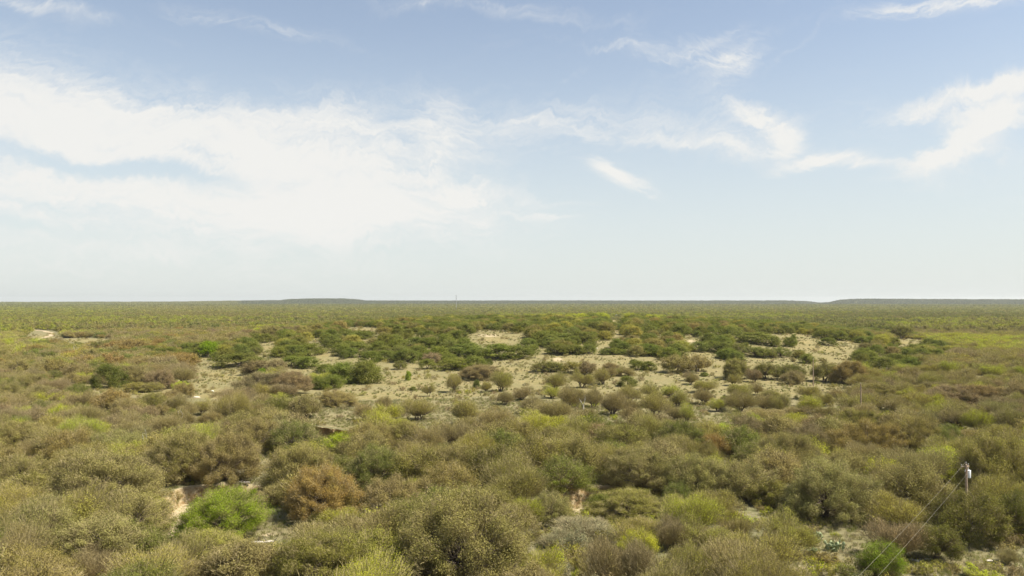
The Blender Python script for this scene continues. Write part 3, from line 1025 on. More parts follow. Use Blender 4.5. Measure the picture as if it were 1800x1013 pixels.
X, Y, px, py = scat_ground(50, 185, .62)
og = open_ground(px, py)
gd = np.min([polydist(X, Y, P) for P, w, d in GULLIES], axis=0)
keep = ((og < 1.5) | (RNG.random(len(X)) < .16) | ((py > 690) & (py < 770) & (px > 300))) & (gd > 2.6) & (wob(X, Y, 3.1, 1.2) > -.45) & (wob(X, Y, 7.7, 2.2) > -.7)
X, Y = X[keep], Y[keep]
gt = np.array([[.34, .30, .15], [.27, .27, .105], [.22, .235, .07], [.38, .33, .20]])
gi = (RNG.random(len(X)) * 4).astype(int)
tc = gt[gi] * RNG.uniform(.8, 1.15, (len(X), 1))
S = np.repeat(RNG.uniform(.5, 1.15, (len(X), 1)), 3, 1)
print('grass', len(X))
scatter('grass', 'dry tan and green grass on the open ground', [tuft(700 + i) for i in range(5)], X, Y, ground_z(X, Y) - .01, S, tc)
X, Y, px, py = scat_ground(180, 400, 1.35)
keep = (wob(X, Y, 6.1, 1.2) + .7 * wob(X, Y, 15, .2) > -.1) & (np.abs(X - 28) < 245) & (RNG.random(len(X)) < .5)
X, Y = X[keep], Y[keep]
gi = (RNG.random(len(X)) * 4).astype(int)
scatter('slope_grass', 'short dry bunch grass dotting the bare hill slopes', [tuft(740 + i, .45, 30, .035) for i in range(4)], X, Y, ground_z(X, Y) - .01,
        np.repeat(RNG.uniform(.5, 1.3, (len(X), 1)), 3, 1), gt[gi] * RNG.uniform(.85, 1.25, (len(X), 1)))
X, Y, px, py = scat_ground(50, 200, 1.75)
gd = np.min([polydist(X, Y, P) for P, w, d in GULLIES], axis=0)
keep = (gd > 2.2) & ((open_ground(px, py) > .9) | (RNG.random(len(X)) < .10)) & ~((py > 635) & (py < 752) & (px > 330) & (px < 1500) & (RNG.random(len(X)) < .80))
X, Y = X[keep], Y[keep]
tn = RNG.choice(['b', 'g', 'y', 'o', 'a', 'y', 'g', 'p', 'l'], len(X))
S = np.repeat(RNG.uniform(.5, 1.5, (len(X), 1)), 3, 1)
WEEDS = [weed(720 + i) for i in range(5)]
scatter('undergrowth', 'low weeds and seedling brush under the scrub trees', WEEDS, X, Y, ground_z(X, Y) - .02, S, tints(tn))
X, Y, px, py = scat_ground(190, 640, 3.5)
keep = RNG.random(len(X)) < np.where(py > 655, .8, .45)
X, Y = X[keep], Y[keep]
tn = RNG.choice(['b', 'g', 'y', 'o', 'a', 'n', 'g', 'p'], len(X))
S = np.repeat(.35 + 1.2 * RNG.random((len(X), 1)) ** 2, 3, 1)
scatter('hill_weeds', 'small bushes dotting the bare slopes of the hill', WEEDS, X, Y, ground_z(X, Y) - .02, S, tints(tn))

# ------------------------------------------------------------------ ground
def build_ground():
    half = math.radians(44)
    fine = np.linspace(-half, half, 620)
    coarse = np.linspace(half, 2 * math.pi - half, 60)[1:-1]
    th = np.concatenate([fine, coarse])
    rs = [2.0, 10, 20, 30, 38, 45]
    while rs[-1] < 14500:
        rs.append(rs[-1] * (1.0042 if rs[-1] < 190 else 1.009 if rs[-1] < 500 else 1.014))
    rs = np.array(rs)
    R, A = np.meshgrid(rs, th, indexing='ij')
    X, Y = R * np.sin(A), R * np.cos(A)
    Z = ground_z(X.ravel(), Y.ravel()).reshape(X.shape)
    nr, na = X.shape
    V = np.stack([X, Y, Z], -1).reshape(-1, 3)
    i, j = np.meshgrid(np.arange(nr - 1), np.arange(na), indexing='ij')
    j2 = (j + 1) % na
    Fq = np.stack([i * na + j, (i + 1) * na + j, (i + 1) * na + j2, i * na + j2], -1).reshape(-1, 4)
    cz = len(V)
    g = Geo()
    V = np.concatenate([V, [[0, 0, float(ground_z(0, 0))]]])
    jj = np.arange(0, na - 1, 2)
    cap = np.stack([np.full(len(jj), cz), jj, jj + 1, (jj + 2) % na], -1)
    g.add(V, np.concatenate([Fq, cap]), 0)
    me = g.mesh('ground', [M_GROUND])
    x, y = V[:, 0], V[:, 1]
    px, py, dep = project(x, y, V[:, 2])
    bare = np.clip(1.35 - open_ground(px, py), 0, 1) * ((y > 0) & (px > -100) & (px < 1900))
    bare = np.where((y > 185) & (y < 520), bare, bare * .35)
    foot = (y > 122) & (y <= 195) & (px > 330) & (px < 1520)
    bare = np.maximum(bare, np.where(foot, .62, 0) * np.clip(.6 + .5 * wob(x, y, 9, 2.0), 0, 1))
    hillside = (y > 190) & (y < 700) & (np.abs(x - 28) < 240)
    bare = np.maximum(bare, np.where(hillside, .7, 0))
    soil = np.zeros(len(V))
    for P, w, d in GULLIES:
        soil = np.maximum(soil, 1 - smooth(w * .75, w * 1.25, polydist(x, y, P)))
    for cx, cy, rx, ry in [(400, 856, 40, 12), (985, 968, 20, 6), (470, 940, 30, 5), (1190, 600, 14, 4), (1215, 600, 12, 3), (980, 632, 14, 5), (630, 608, 10, 4), (1420, 1000, 40, 9), (1430, 975, 25, 6), (860, 590, 30, 4)]:
        soil = np.maximum(soil, .8 * np.clip(1.3 - np.hypot((px - cx) / rx, (py - cy) / ry), 0, 1) * (y > 0))
    for nm, arr in (('bare', bare), ('soil', soil)):
        a = me.attributes.new(nm, 'FLOAT', 'POINT'); a.data.foreach_set('value', arr.astype(np.float32))
    me.polygons.foreach_set('use_smooth', np.ones(len(me.polygons), bool))
    o = mobj('ground', me)
    tag(o, 'dry grass and sandy soil of the plain and low hill', None, None, 'structure')


m, nt, out = new_mat('dry_ground')
L = nt.links.new
geo = N(nt, 'ShaderNodeNewGeometry')
p = N(nt, 'ShaderNodeBsdfDiffuse')
def noise_(scale, det=8, rough=.6):
    n = N(nt, 'ShaderNodeTexNoise', inp={'Scale': scale, 'Detail': det, 'Roughness': rough})
    L(geo.outputs['Position'], n.inputs['Vector'])
    return n.outputs[0]
def mr(sock, a, b, c=0.0, d=1.0):
    x = N(nt, 'ShaderNodeMapRange', inp={'From Min': a, 'From Max': b, 'To Min': c, 'To Max': d})
    L(sock, x.inputs[0])
    return x.outputs[0]
def mixc(f, a, b):
    x = N(nt, 'ShaderNodeMix', data_type='RGBA')
    if isinstance(f, float): x.inputs[0].default_value = f
    else: L(f, x.inputs[0])
    for s_, v_ in ((6, a), (7, b)):
        if isinstance(v_, tuple): x.inputs[s_].default_value = (*v_, 1)
        else: L(v_, x.inputs[s_])
    return x.outputs[2]
grass = mixc(mr(noise_(.11), .4, .62), (.215, .21, .095), (.33, .285, .17))
grass = mixc(mr(noise_(1.3), .42, .64, 0, .75), grass, (.37, .33, .20))
grass = mixc(mr(noise_(3.7), .5, .68, 0, .6), grass, (.14, .13, .06))
barec = mixc(mr(noise_(.35), .38, .62), (.37, .30, .135), (.45, .355, .17))
barec = mixc(mr(noise_(.08), .45, .6, 0, .5), barec, (.34, .31, .15))
barec = mixc(mr(noise_(1.1), .48, .60, 0, .7), barec, (.24, .22, .09))
barec = mixc(mr(noise_(2.3), .58, .72, 0, .7), barec, (.56, .50, .38))
ab = N(nt, 'ShaderNodeAttribute', attribute_name='bare'); asx = N(nt, 'ShaderNodeAttribute', attribute_name='soil')
soilc = mixc(mr(noise_(.9), .4, .6), (.56, .46, .28), (.66, .55, .35))
soilc = mixc(mr(noise_(2.6), .5, .66, 0, .7), soilc, (.46, .33, .17))
barec = mixc(mr(noise_(.6, 6), .5, .58, 0, .55), barec, mixc(mr(noise_(5.0, 4), .4, .6), (.20, .19, .075), (.34, .31, .14)))
barec = mixc(mr(noise_(9.0, 4), .56, .66, 0, .6), barec, (.21, .18, .09))
col = mixc(ab.outputs['Fac'], grass, barec)
add = N(nt, 'ShaderNodeMath', operation='ADD'); L(asx.outputs['Fac'], add.inputs[0]); L(mr(noise_(1.7), 0, 1, -.25, .25), add.inputs[1])
col = mixc(mr(add.outputs[0], .4, .7), col, soilc)
# steep cut banks show the red clay
sep = N(nt, 'ShaderNodeSeparateXYZ'); L(geo.outputs['Normal'], sep.inputs[0])
col = mixc(mr(sep.outputs[2], .9, .72), col, mixc(mr(noise_(1.9), .4, .62), (.36, .24, .11), (.58, .47, .28)))
dk = N(nt, 'ShaderNodeVectorMath', operation='SCALE', inp={'Scale': .63}); L(col, dk.inputs[0])
L(dk.outputs[0], p.inputs['Color'])
bm_ = N(nt, 'ShaderNodeBump', inp={'Strength': .8, 'Distance': .25}); L(noise_(1.4, 10, .7), bm_.inputs['Height']); L(bm_.outputs[0], p.inputs['Normal'])
L(p.outputs[0], out.inputs[0])
M_GROUND = m
build_ground()


# the eroded lip above the red bank, a thin shelf of clay
def ribbon(name, pts_px, width, mat, lift, label):
    P = []
    W = [unproject(a, b, plain) for a, b in pts_px]
    for k in range(len(W) - 1):
        for s_ in np.linspace(0, 1, 10, endpoint=False):
            p0, p1, p2, p3 = W[max(k - 1, 0)], W[k], W[k + 1], W[min(k + 2, len(W) - 1)]
            c = [.5 * (2 * p1[i] + (p2[i] - p0[i]) * s_ + (2 * p0[i] - 5 * p1[i] + 4 * p2[i] - p3[i]) * s_ ** 2 + (3 * p1[i] - p0[i] - 3 * p2[i] + p3[i]) * s_ ** 3) for i in (0, 1)]
            P.append(c)
    P.append(W[-1])
    P = np.array(P)
    tan = np.gradient(P, axis=0); tan /= np.linalg.norm(tan, axis=1)[:, None]
    nrm = np.stack([-tan[:, 1], tan[:, 0]], 1)
    g = Geo()
    offs = np.linspace(-.5, .5, 7)
    V = []
    for q, n_ in zip(P, nrm):
        wv = width * (1 + .18 * math.sin(q[0] * .31) + .1 * math.sin(q[1] * .7))
        for o_ in offs:
            x, y = q + n_ * o_ * wv
            V.append([x, y, float(ground_z(x, y)) + lift + .1 * (1 - abs(o_) * 2)])
    k = len(P); n = 7
    i, j = np.meshgrid(np.arange(k - 1), np.arange(n - 1), indexing='ij')
    g.add(V, np.stack([i * n + j, i * n + j + 1, (i + 1) * n + j + 1, (i + 1) * n + j], -1).reshape(-1, 4))
    o = mobj(name, g.mesh(name, [mat]))
    tag(o, label, None, None, 'structure')


ribbon('dirt_road', [(52, 600), (66, 597.5), (80, 593), (90, 589), (89, 585), (78, 582.5), (62, 580.5)], 3.4, M_ROADSAND, .05, 'pale caliche track bending through the scrub')
ribbon('hilltop_track', [(1030, 567), (1060, 565.6), (1078, 565)], 5.0, M_ROADSAND, .05, 'pale track on the hilltop below the hunting blind')


def bank_lip():
    P, w, dep = GULLIES[1]
    g = Geo()
    A = np.linspace(0, 1, 40)
    ends = np.stack([np.interp(A * (len(P) - 1), np.arange(len(P)), P[:, k]) for k in (0, 1)], 1)
    V = []
    for i, q in enumerate(ends):
        d = q / np.linalg.norm(q)
        tp = min(1, i / 7, (39 - i) / 12)
        e0 = w * .93 + .25 * math.sin(i * .7) + .12 * math.sin(i * 2.1) - .5 * tp
        zt = float(plain(*(q + d * (w + .6)))) + .10
        for off, dz in ((e0, -.04 + .03 * math.sin(i * 1.9)), (e0 + .5, .0), (w + 1.9, -.09), (w + 1.9, -.3), (e0 + .3, -.2), (e0, -.13)):
            x, y = q + d * off
            V.append([x, y, zt + dz])
    i, j = np.meshgrid(np.arange(39), np.arange(6), indexing='ij'); j2 = (j + 1) % 6
    g.add(V, np.stack([i * 6 + j, (i + 1) * 6 + j, (i + 1) * 6 + j2, i * 6 + j2], -1).reshape(-1, 4))
    o = mobj('ground_edge', g.mesh('bank_edge', [M_GROUND]))
    tag(o, 'thin overhanging turf edge above the eroded red bank', None, None, 'structure')


bank_lip()

# ------------------------------------------------------------------ things
def rock_mesh(seed, sx, sy, sz, mat):
    rng = np.random.default_rng(seed)
    n, k = 12, 8
    g = Geo()
    V = []
    for i in range(k + 1):
        ph = math.pi * i / k
        for j in range(n):
            th = 2 * math.pi * j / n
            V.append([math.sin(ph) * math.cos(th), math.sin(ph) * math.sin(th), math.cos(ph)])
    V = np.array(V)
    dirs = rng.normal(0, 1, (9, 3)); dirs /= np.linalg.norm(dirs, axis=1)[:, None]
    for d in dirs:                                    # chisel flat faces
        h = rng.uniform(.62, .85)
        s_ = V @ d
        V = V - np.where(s_ > h, s_ - h, 0)[:, None] * d
    V = V * np.array([sx, sy, sz])
    i, j = np.meshgrid(np.arange(k), np.arange(n), indexing='ij'); j2 = (j + 1) % n
    g.add(V, np.stack([i * n + j, (i + 1) * n + j, (i + 1) * n + j2, i * n + j2], -1).reshape(-1, 4))
    return g.mesh('boulder', [mat])


def rock(px, py, w, h, label, seed, mat=None):
    x, y = unproject(px, py)
    dep = math.hypot(x, y)
    sx, sz = w / F * dep / 2, h / F * dep / 2
    o = mobj('boulder', rock_mesh(seed, sx * 1.1, sx * .8, sz * 1.2, mat or M_STONE), None, (x, y, float(ground_z(x, y)) + sz * .55), 0)
    tag(o, label, 'rock', 'pale rocks lying on the open ground')


rock(447, 621, 9, 4, 'flat white slab rock shining on the upper hillside', 1)
rock(1599, 985, 11, 4, 'flat brown rock at the shaded end of the stone line by the wires', 2)
rock(1611, 988, 10, 4.5, 'second flat rock along the stone line below the dark bush', 3)
rock(1620, 986, 8, 4, 'third pale rock along the stone line below the dark bush', 4)
rock(1629, 985, 9, 3.6, 'fourth pale rock, last of the stone line below the dark bush', 5)
rock(1639, 990, 4, 3, 'small white stone just past the stone line on the grass', 6)
rock(1738, 987, 11, 3, 'flat whitish rock alone on the grass strip under the transformer pole', 7)
rock(1707, 985, 4, 2.5, 'tiny pale stone on the grass below the dark-bottomed bush', 8)
rock(374, 683, 4, 4, 'small black boulder on the pale hollow of the hillside', 9, M_DARKSTONE)
rock(409, 690, 4, 3.5, 'dark stone, smaller of the pair in the pale hollow', 10, M_DARKSTONE)
rock(417, 689, 7, 4, 'tan boulder, larger of the pair in the pale hollow', 11)
rock(373, 689, 7, 3, 'tan flat stone below the small black boulder', 12)
rock(1048, 613, 6, 2.5, 'white rock in the sandy hill gully', 13)
rock(345, 699, 12, 2.5, 'long pale rock outcrop low in the hillside hollow', 14)
rock(1635, 833 + 150, 3, 2, 'pebble-sized pale stone behind the stone line', 15)
rock(767, 795, 5, 3, 'white boulder among mesquites below the long foot slope', 16)
rock(1112, 615, 5, 2.4, 'yellowish rock beside the hill junipers over the sandy gully', 17)


def cactus(px, py, w, h, label, seed):
    rng = np.random.default_rng(seed)
    x, y = unproject(px, py)
    dep = math.hypot(x, y)
    W, Hh = w / F * dep, h / F * dep
    z = float(ground_z(x, y))
    root = empty('prickly_pear', (x, y, z))
    tag(root, label, 'cactus', 'prickly pears in the grassy clearing')
    g = Geo()
    for i in range(int(26)):
        bx, by = rng.uniform(-W / 2, W / 2), rng.uniform(-W / 3, W / 3)
        base = np.array([bx, by, 0]); az = rng.uniform(0, 6.28)
        up = np.array([rng.normal(0, .3), rng.normal(0, .3), 1.0])
        for lv in range(rng.integers(2, 4)):
            up = up / np.linalg.norm(up)
            R = rng.uniform(.13, .19)
            side = np.array([math.cos(az), math.sin(az), 0]); side -= up * side.dot(up); side /= np.linalg.norm(side)
            nn = np.cross(up, side)
            c = base + up * R * 1.15
            n, k = 10, 5
            V = []
            for a in range(k + 1):
                ph = math.pi * a / k
                for b in range(n):
                    t_ = 2 * math.pi * b / n
                    V.append(c + up * R * 1.2 * math.cos(ph) + side * R * .9 * math.sin(ph) * math.cos(t_) + nn * .03 * math.sin(ph) * math.sin(t_))
            ia, jb = np.meshgrid(np.arange(k), np.arange(n), indexing='ij'); j2 = (jb + 1) % n
            g.add(V, np.stack([ia * n + jb, (ia + 1) * n + jb, (ia + 1) * n + j2, ia * n + j2], -1).reshape(-1, 4))
            base = base + up * R * 2.1
            up = up + rng.normal(0, .45, 3) * np.array([1, 1, .3]); az += rng.uniform(-1, 1)
    mobj('pads', g.mesh('pads', [M_CACTUS]), root)


cactus(1435, 952, 26, 9, 'wide low prickly pear clump on the grassy clearing, farther one', 21)
cactus(1466, 968, 24, 11, 'dense dark prickly pear clump below the wider one on the clearing', 22)
cactus(1262, 942, 26, 12, 'prickly pear half hidden among the yellow-olive mesquites', 23)
cactus(1424, 979, 14, 8, 'small prickly pear beside the bare brown bush on the clearing', 24)


def dead_tree(px, py, h, label, seed, lean=0.0, k=4):
    rng = np.random.default_rng(seed)
    x, y = unproject(px, py)
    dep = math.hypot(x, y)
    H = h / F * dep
    z = float(ground_z(x, y))
    root = empty('dead_tree', (x, y, z))
    tag(root, label, 'dead tree', 'pale dead trees')
    g = Geo(); b = Geo(); tips = []
    pts, dd = wander(np.array([0, 0, -.2]), np.array([lean, 0, 1.0]), H * .45, 4, .08, rng)
    g.tube(pts, np.linspace(.17, .12, 5), 7)
    mobj('trunk', g.mesh('dead_trunk', [M_PALE]), root)
    for i in range(k):
        az = 2 * math.pi * i / k + rng.uniform(-.4, .4)
        cfg = dict(steps=4, crook=.14, up=.06, up0=.1, levels=2, kids=[2, 2], fan=.35, vert=.5, short=.6)
        grow(b, pts[-1 - (i % 2)], np.array([math.cos(az) * .45, math.sin(az) * .25, 1.0]), H * .36, .08, 0, cfg, rng, tips)
    mobj('branches', b.mesh('dead_branches', [M_PALE]), root)


dead_tree(249, 808, 46, 'forked dead snag with bleached limbs beside the yellow-olive bush', 31)
dead_tree(312, 755, 32, 'bleached forked dead tree at the lower edge of the pale hollow', 32, .1, 3)
dead_tree(226, 727, 14, 'small leaning bleached stump under the rusty oak', 33, -.9, 3)
dead_tree(884, 792, 40, 'many-stemmed pale dead trunk among the mesquites', 34, .0, 5)
dead_tree(133, 632, 22, 'thin tall bleached tree in the scrub towards the dirt road', 35, 0, 4)
dead_tree(55, 676, 14, 'tiny bleached snag in the brown scrub near the dirt road', 36, 0, 2)
dead_tree(1025, 722, 28, 'slim white dead stem between the mesquite rows', 37, 0, 2)
dead_tree(536, 855, 30, 'silvery dead branches behind the rusty creek oak', 38, .3, 4)

# fallen log and driftwood
def log(px, py, w, label, seed, ang):
    rng = np.random.default_rng(seed)
    x, y = unproject(px, py)
    dep = math.hypot(x, y)
    L_ = w / F * dep
    root = empty('fallen_log', (x, y, float(ground_z(x, y)) + .14), ang)
    tag(root, label, 'log', 'fallen logs')
    g = Geo()
    P = np.array([[(-.5 + i / 6) * L_, .08 * rng.normal(), .03 * rng.normal() + .02 * i] for i in range(7)])
    g.tube(P, np.array([.15, .17, .16, .15, .14, .12, .09]), 9)
    g.tube([P[0], P[0] - np.array([.01, 0, 0])], [.15, .01], 9); g.tube([P[-1], P[-1] + np.array([.01, 0, 0])], [.09, .01], 9)
    mobj('log_stem', g.mesh('log_stem', [M_PALE]), root)
    b = Geo()
    for i in range(6):
        p0 = P[rng.integers(0, 7)]
        pts, _ = wander(p0, np.array([rng.normal(), rng.normal(), .7]), rng.uniform(.5, 1.1), 4, .3, rng)
        b.tube(pts, np.linspace(.06, .015, 5), 5)
    mobj('broken_branches', b.mesh('broken_branches', [M_BARK]), root)


log(460, 957, 38, 'pale fallen log with dark upturned end on the creekside grass', 41, .08)
log(430, 851, 24, 'dark driftwood snag lying across the sandy creek bed', 42, -.5)
log(322, 936, 18, 'small broken branch on the orange creek bank', 43, .4)

# ---- power line
def pole_at(x, y, H, label, equip, heading):
    z = float(ground_z(x, y))
    root = empty('utility_pole', (x, y, z), heading)
    tag(root, label, 'utility pole', 'poles of the power line')
    g = Geo(); g.tube([[0, 0, -.8], [0, 0, H * .5], [0, 0, H]], [.15, .13, .10], 12)
    g.lathe([(.10, H), (.06, H + .03), (.001, H + .04)], 12)
    mobj('shaft', g.mesh('pole_shaft', [M_WOOD]), root)
    if equip:
        g = Geo(); g.box((0, .14, H - .25), (1.1, .09, .12))
        mobj('crossarm', g.mesh('crossarm', [M_WOOD]), root)
    ins = [(-.48, .14, H - .19), (.48, .14, H - .19), (0, 0, H + .03)] if equip else [(0, 0, H + .03)]
    for q in ins:
        g = Geo(); g.lathe([(.02, 0), (.02, .06), (.055, .07), (.03, .11), (.055, .12), (.03, .16), (.045, .17), (.02, .22), (.001, .23)], 10, 0, q)
        mobj('insulator', g.mesh('insulator', [M_PORC]), root)
    if equip:
        # transformer can with its lid, bushing and bracket
        c = (.34, 0, H - 1.05)
        g = Geo(); g.lathe([(.001, -.34), (.19, -.34), (.2, -.3), (.2, .38), (.19, .40)], 20, 0, c)
        tn = mobj('transformer', g.mesh('transformer', [M_CAN]), root)
        g = Geo(); g.lathe([(.212, .37), (.212, .42), (.08, .48), (.001, .49)], 20, 0, c)
        mobj('lid', g.mesh('lid', [M_CAN]), tn)
        g = Geo(); g.lathe([(.03, .47), (.05, .52), (.03, .56), (.05, .60), (.03, .64), (.015, .74), (.001, .75)], 10, 0, (c[0] - .05, 0, c[2]))
        mobj('bushing', g.mesh('bushing', [M_PORC]), tn)
        g = Geo(); g.box((.12, 0, H - .85), (.14, .1, .05)); g.box((.12, 0, H - 1.3), (.14, .1, .05))
        mobj('bracket', g.mesh('bracket', [M_STEEL]), root)
        g = Geo(); g.tube([[-.14, -.02, H - .5], [-.2, -.02, H - .72]], [.03, .03], 8)
        mobj('fuse', g.mesh('fuse', [M_PORC]), root)
    return root, z


P0 = (46.5, 78.0); P1 = (72.0, 157.0); P2 = (84.0, 212.0); PM = (-6.0, 14.5)
H0 = 7.3
pole0, z0 = pole_at(*P0, H0, 'tall wooden utility pole carrying a white transformer can', True, .35)
pole1, z1 = pole_at(*P1, 7.0, 'plain dark utility pole, middle one of the line across the mesquite flat', False, 0)
pole2, z2 = pole_at(*P2, 7.4, 'small far utility pole before the dark oaks at the hill foot', False, 0)
polem, zm = pole_at(*PM, 7.0, 'plain wooden utility pole where both overhead wires end, beneath the viewpoint', False, 0)


def wire(a, b, sag, rad, label, name='power_line', n=30):
    a, b = np.array(a), np.array(b)
    t = np.linspace(0, 1, n)
    P = a + (b - a) * t[:, None]
    P[:, 2] -= sag * 4 * t * (1 - t)
    g = Geo(); g.tube(P, np.full(n, rad), 6)
    o = mobj(name, g.mesh(name, [M_WIRE]))
    tag(o, label, 'wire', 'wires strung between the poles')
    return o


ca, sa = math.cos(.35), math.sin(.35)
wire((P0[0] - .05, P0[1], z0 + H0 + .24), (PM[0], PM[1], zm + 7.25), .8, .008, 'upper overhead wire slanting down from the transformer pole top')
wire((P0[0], P0[1] - .12, z0 + H0 - .95), (PM[0], PM[1], zm + 6.0), .8, .008, 'lower overhead wire slanting from below the crossarm of the pole')
wire((P0[0], P0[1], z0 + H0 + .24), (P1[0], P1[1], z1 + 7.25), 1.0, .006, 'thin wire running back from transformer pole to the middle pole')
wire((P1[0], P1[1], z1 + 7.25), (P2[0], P2[1], z2 + 7.65), .8, .006, 'thin wire running from the middle pole to the far pole')
gx, gy = unproject(1727, 905)
wire((P0[0] + .1, P0[1], z0 + H0 - 1.9), (P0[0] + 2.2, P0[1] + 1.0, float(ground_z(P0[0] + 2.2, P0[1] + 1.0))), .02, .012, 'short guy wire bracing the transformer pole', 'guy_wire', 6)

# ---- radio mast on the skyline
mx, my = (802 - CX) / F * 1900, 1900.0
mz = float(ground_z(mx, my))
top = CAMZ - (518.0 - HOR) / F * 1900
Hm = top - mz
root = empty('radio_mast', (mx, my, mz - 1))
tag(root, 'thin grey lattice radio mast standing on the far skyline', 'mast')
g = Geo()
for k in range(3):
    a = 2 * math.pi * k / 3
    g.tube([[1.0 * math.cos(a), 1.0 * math.sin(a), 0], [.7 * math.cos(a), .7 * math.sin(a), Hm]], [.16, .14], 5)
mobj('legs', g.mesh('mast_legs', [M_STEEL]), root)
g = Geo()
zz = 0.0
k = 0
while zz < Hm - 3:
    for q in range(3):
        a, b = 2 * math.pi * q / 3, 2 * math.pi * (q + 1) / 3
        g.tube([[1.0 * math.cos(a), 1.0 * math.sin(a), zz], [1.0 * math.cos(b), 1.0 * math.sin(b), zz + 3]], [.12, .12], 4)
    zz += 3
mobj('bracing', g.mesh('mast_bracing', [M_STEEL]), root)
g = Geo()
for zq in (Hm - 2, Hm - 8):
    for q in range(3):
        a = 2 * math.pi * q / 3 + .4
        g.box((1.3 * math.cos(a), 1.3 * math.sin(a), zq), (.5, .3, 2.4), 0, a)
mobj('antennas', g.mesh('mast_antennas', [M_STEEL]), root)

# ---- hunting blind on the hilltop
bx, by = unproject(1083, 560.5)
bz = float(ground_z(bx, by))
root = empty('hunting_blind', (bx, by, bz), .2)
tag(root, 'small white boxy hunting blind on stilts with a dark window, on the hilltop', 'hut')
g = Geo(); g.box((0, 0, 3.6 + .9), (2.0, 1.9, 1.8)); mobj('cabin', g.mesh('cabin', [M_BLIND]), root)
g = Geo(); g.box((0, -.05, 3.6 + 1.9), (2.3, 2.3, .12)); mobj('roof', g.mesh('blind_roof', [M_STEEL]), root)
g = Geo(); g.box((-.25, -.955, 3.6 + 1.15), (1.1, .04, .7)); mobj('window', g.mesh('blind_window', [M_DARK]), root)
for sx in (-1, 1):
    for sy in (-1, 1):
        g = Geo(); g.tube([[sx * 1.25, sy * 1.2, -.3], [sx * .85, sy * .8, 3.62]], [.07, .07], 6)
        mobj('leg', g.mesh('blind_leg', [M_WOOD]), root)
g = Geo()
for s_ in (-.25, .25):
    g.tube([[s_ + 1.9, -.3, -.1], [s_ + .95, -.3, 3.5]], [.04, .04], 5)
for i in range(9):
    t_ = (i + 1) / 10
    g.tube([[1.65 - .95 * t_, -.3, 3.6 * t_ - .1], [2.15 - .95 * t_, -.3, 3.6 * t_ - .1]], [.03, .03], 5)
mobj('ladder', g.mesh('blind_ladder', [M_WOOD]), root)

# ------------------------------------------------------------------ haze
HZ = 9000.0
g = Geo(); g.box((0, HZ * .5 - 200, 30.0), (2 * HZ + 9000, 2 * HZ + 6000, 130.0))
mh, nh, oh = new_mat('haze')
pv = N(nh, 'ShaderNodeVolumePrincipled', inp={'Color': (.86, .885, .875, 1), 'Density': 5.5e-5, 'Anisotropy': .2})
nh.links.new(pv.outputs[0], oh.inputs['Volume'])
hz = mobj('haze', g.mesh('haze', [mh]))
tag(hz, 'thin pale haze over the plain', None, None, 'stuff')

# ------------------------------------------------------------------ sky
SUN_EL, SUN_AZ = math.radians(54), math.radians(100)     # azimuth from +Y towards +X
w = bpy.data.worlds.new('World'); SC.world = w; w.use_nodes = True
nt = w.node_tree; nt.nodes.clear()
L = nt.links.new
wo = N(nt, 'ShaderNodeOutputWorld'); bg = N(nt, 'ShaderNodeBackground', inp={'Strength': .082})
sky = N(nt, 'ShaderNodeTexSky'); sky.sky_type = 'NISHITA'; sky.sun_disc = False
sky.sun_elevation = SUN_EL; sky.sun_rotation = SUN_AZ; sky.air_density = 1.0; sky.dust_density = 1.6; sky.ozone_density = .8; sky.altitude = 500
tc = N(nt, 'ShaderNodeTexCoord')


def vm(op, a, b=None, scale=None):
    n = N(nt, 'ShaderNodeVectorMath', operation=op)
    for i, v_ in enumerate((a, b)):
        if v_ is None: continue
        if isinstance(v_, (tuple, list)): n.inputs[i].default_value = v_
        else: L(v_, n.inputs[i])
    if scale is not None: n.inputs['Scale'].default_value = scale
    return n.outputs[1] if op in ('DOT_PRODUCT', 'LENGTH', 'DISTANCE') else n.outputs[0]


def ma(op, a, b=None, c=None, clamp=False):
    n = N(nt, 'ShaderNodeMath', operation=op, use_clamp=clamp)
    for i, v_ in enumerate((a, b, c)):
        if v_ is None: continue
        if isinstance(v_, (int, float)): n.inputs[i].default_value = v_
        else: L(v_, n.inputs[i])
    return n.outputs[0]


sp = N(nt, 'ShaderNodeSeparateXYZ'); L(tc.outputs['Generated'], sp.inputs[0])
az = ma('ARCTAN2', sp.outputs[0], sp.outputs[1]); el = ma('ARCSINE', sp.outputs[2])
cb = N(nt, 'ShaderNodeCombineXYZ'); L(az, cb.inputs[0]); L(el, cb.inputs[1])
AE = cb.outputs[0]


def wn(scale, det, rough, vec, dist=0.0, stretch=(1, 1, 1), rot=0.0):
    mp = N(nt, 'ShaderNodeMapping'); mp.inputs['Scale'].default_value = stretch; mp.inputs['Rotation'].default_value = (0, 0, rot)
    L(vec, mp.inputs[0])
    n = N(nt, 'ShaderNodeTexNoise', inp={'Scale': scale, 'Detail': det, 'Roughness': rough, 'Distortion': dist})
    L(mp.outputs[0], n.inputs['Vector'])
    return n


wa = wn(5.0, 7, .66, AE, .8)
warp = vm('SCALE', vm('SUBTRACT', wa.outputs['Color'], (.5, .5, .5)), None, .085)
WV = vm('ADD', AE, warp)


def dirae(px, py):
    d = ray(px, py); d = d / np.linalg.norm(d)
    return math.atan2(d[0], d[1]), math.asin(d[2])


def stroke(px, py, rx, ry, rot, amp):
    a, e = dirae(px, py)
    mp = N(nt, 'ShaderNodeMapping'); mp.vector_type = 'TEXTURE'
    mp.inputs['Location'].default_value = (a, e, 0); mp.inputs['Rotation'].default_value = (0, 0, -math.radians(rot)); mp.inputs['Scale'].default_value = (rx / F * .95, ry / F * .95, 1)
    L(WV, mp.inputs[0])
    l = vm('DOT_PRODUCT', mp.outputs[0], mp.outputs[0])
    return ma('MULTIPLY', ma('EXPONENT', ma('MULTIPLY', l, -.9)), amp)


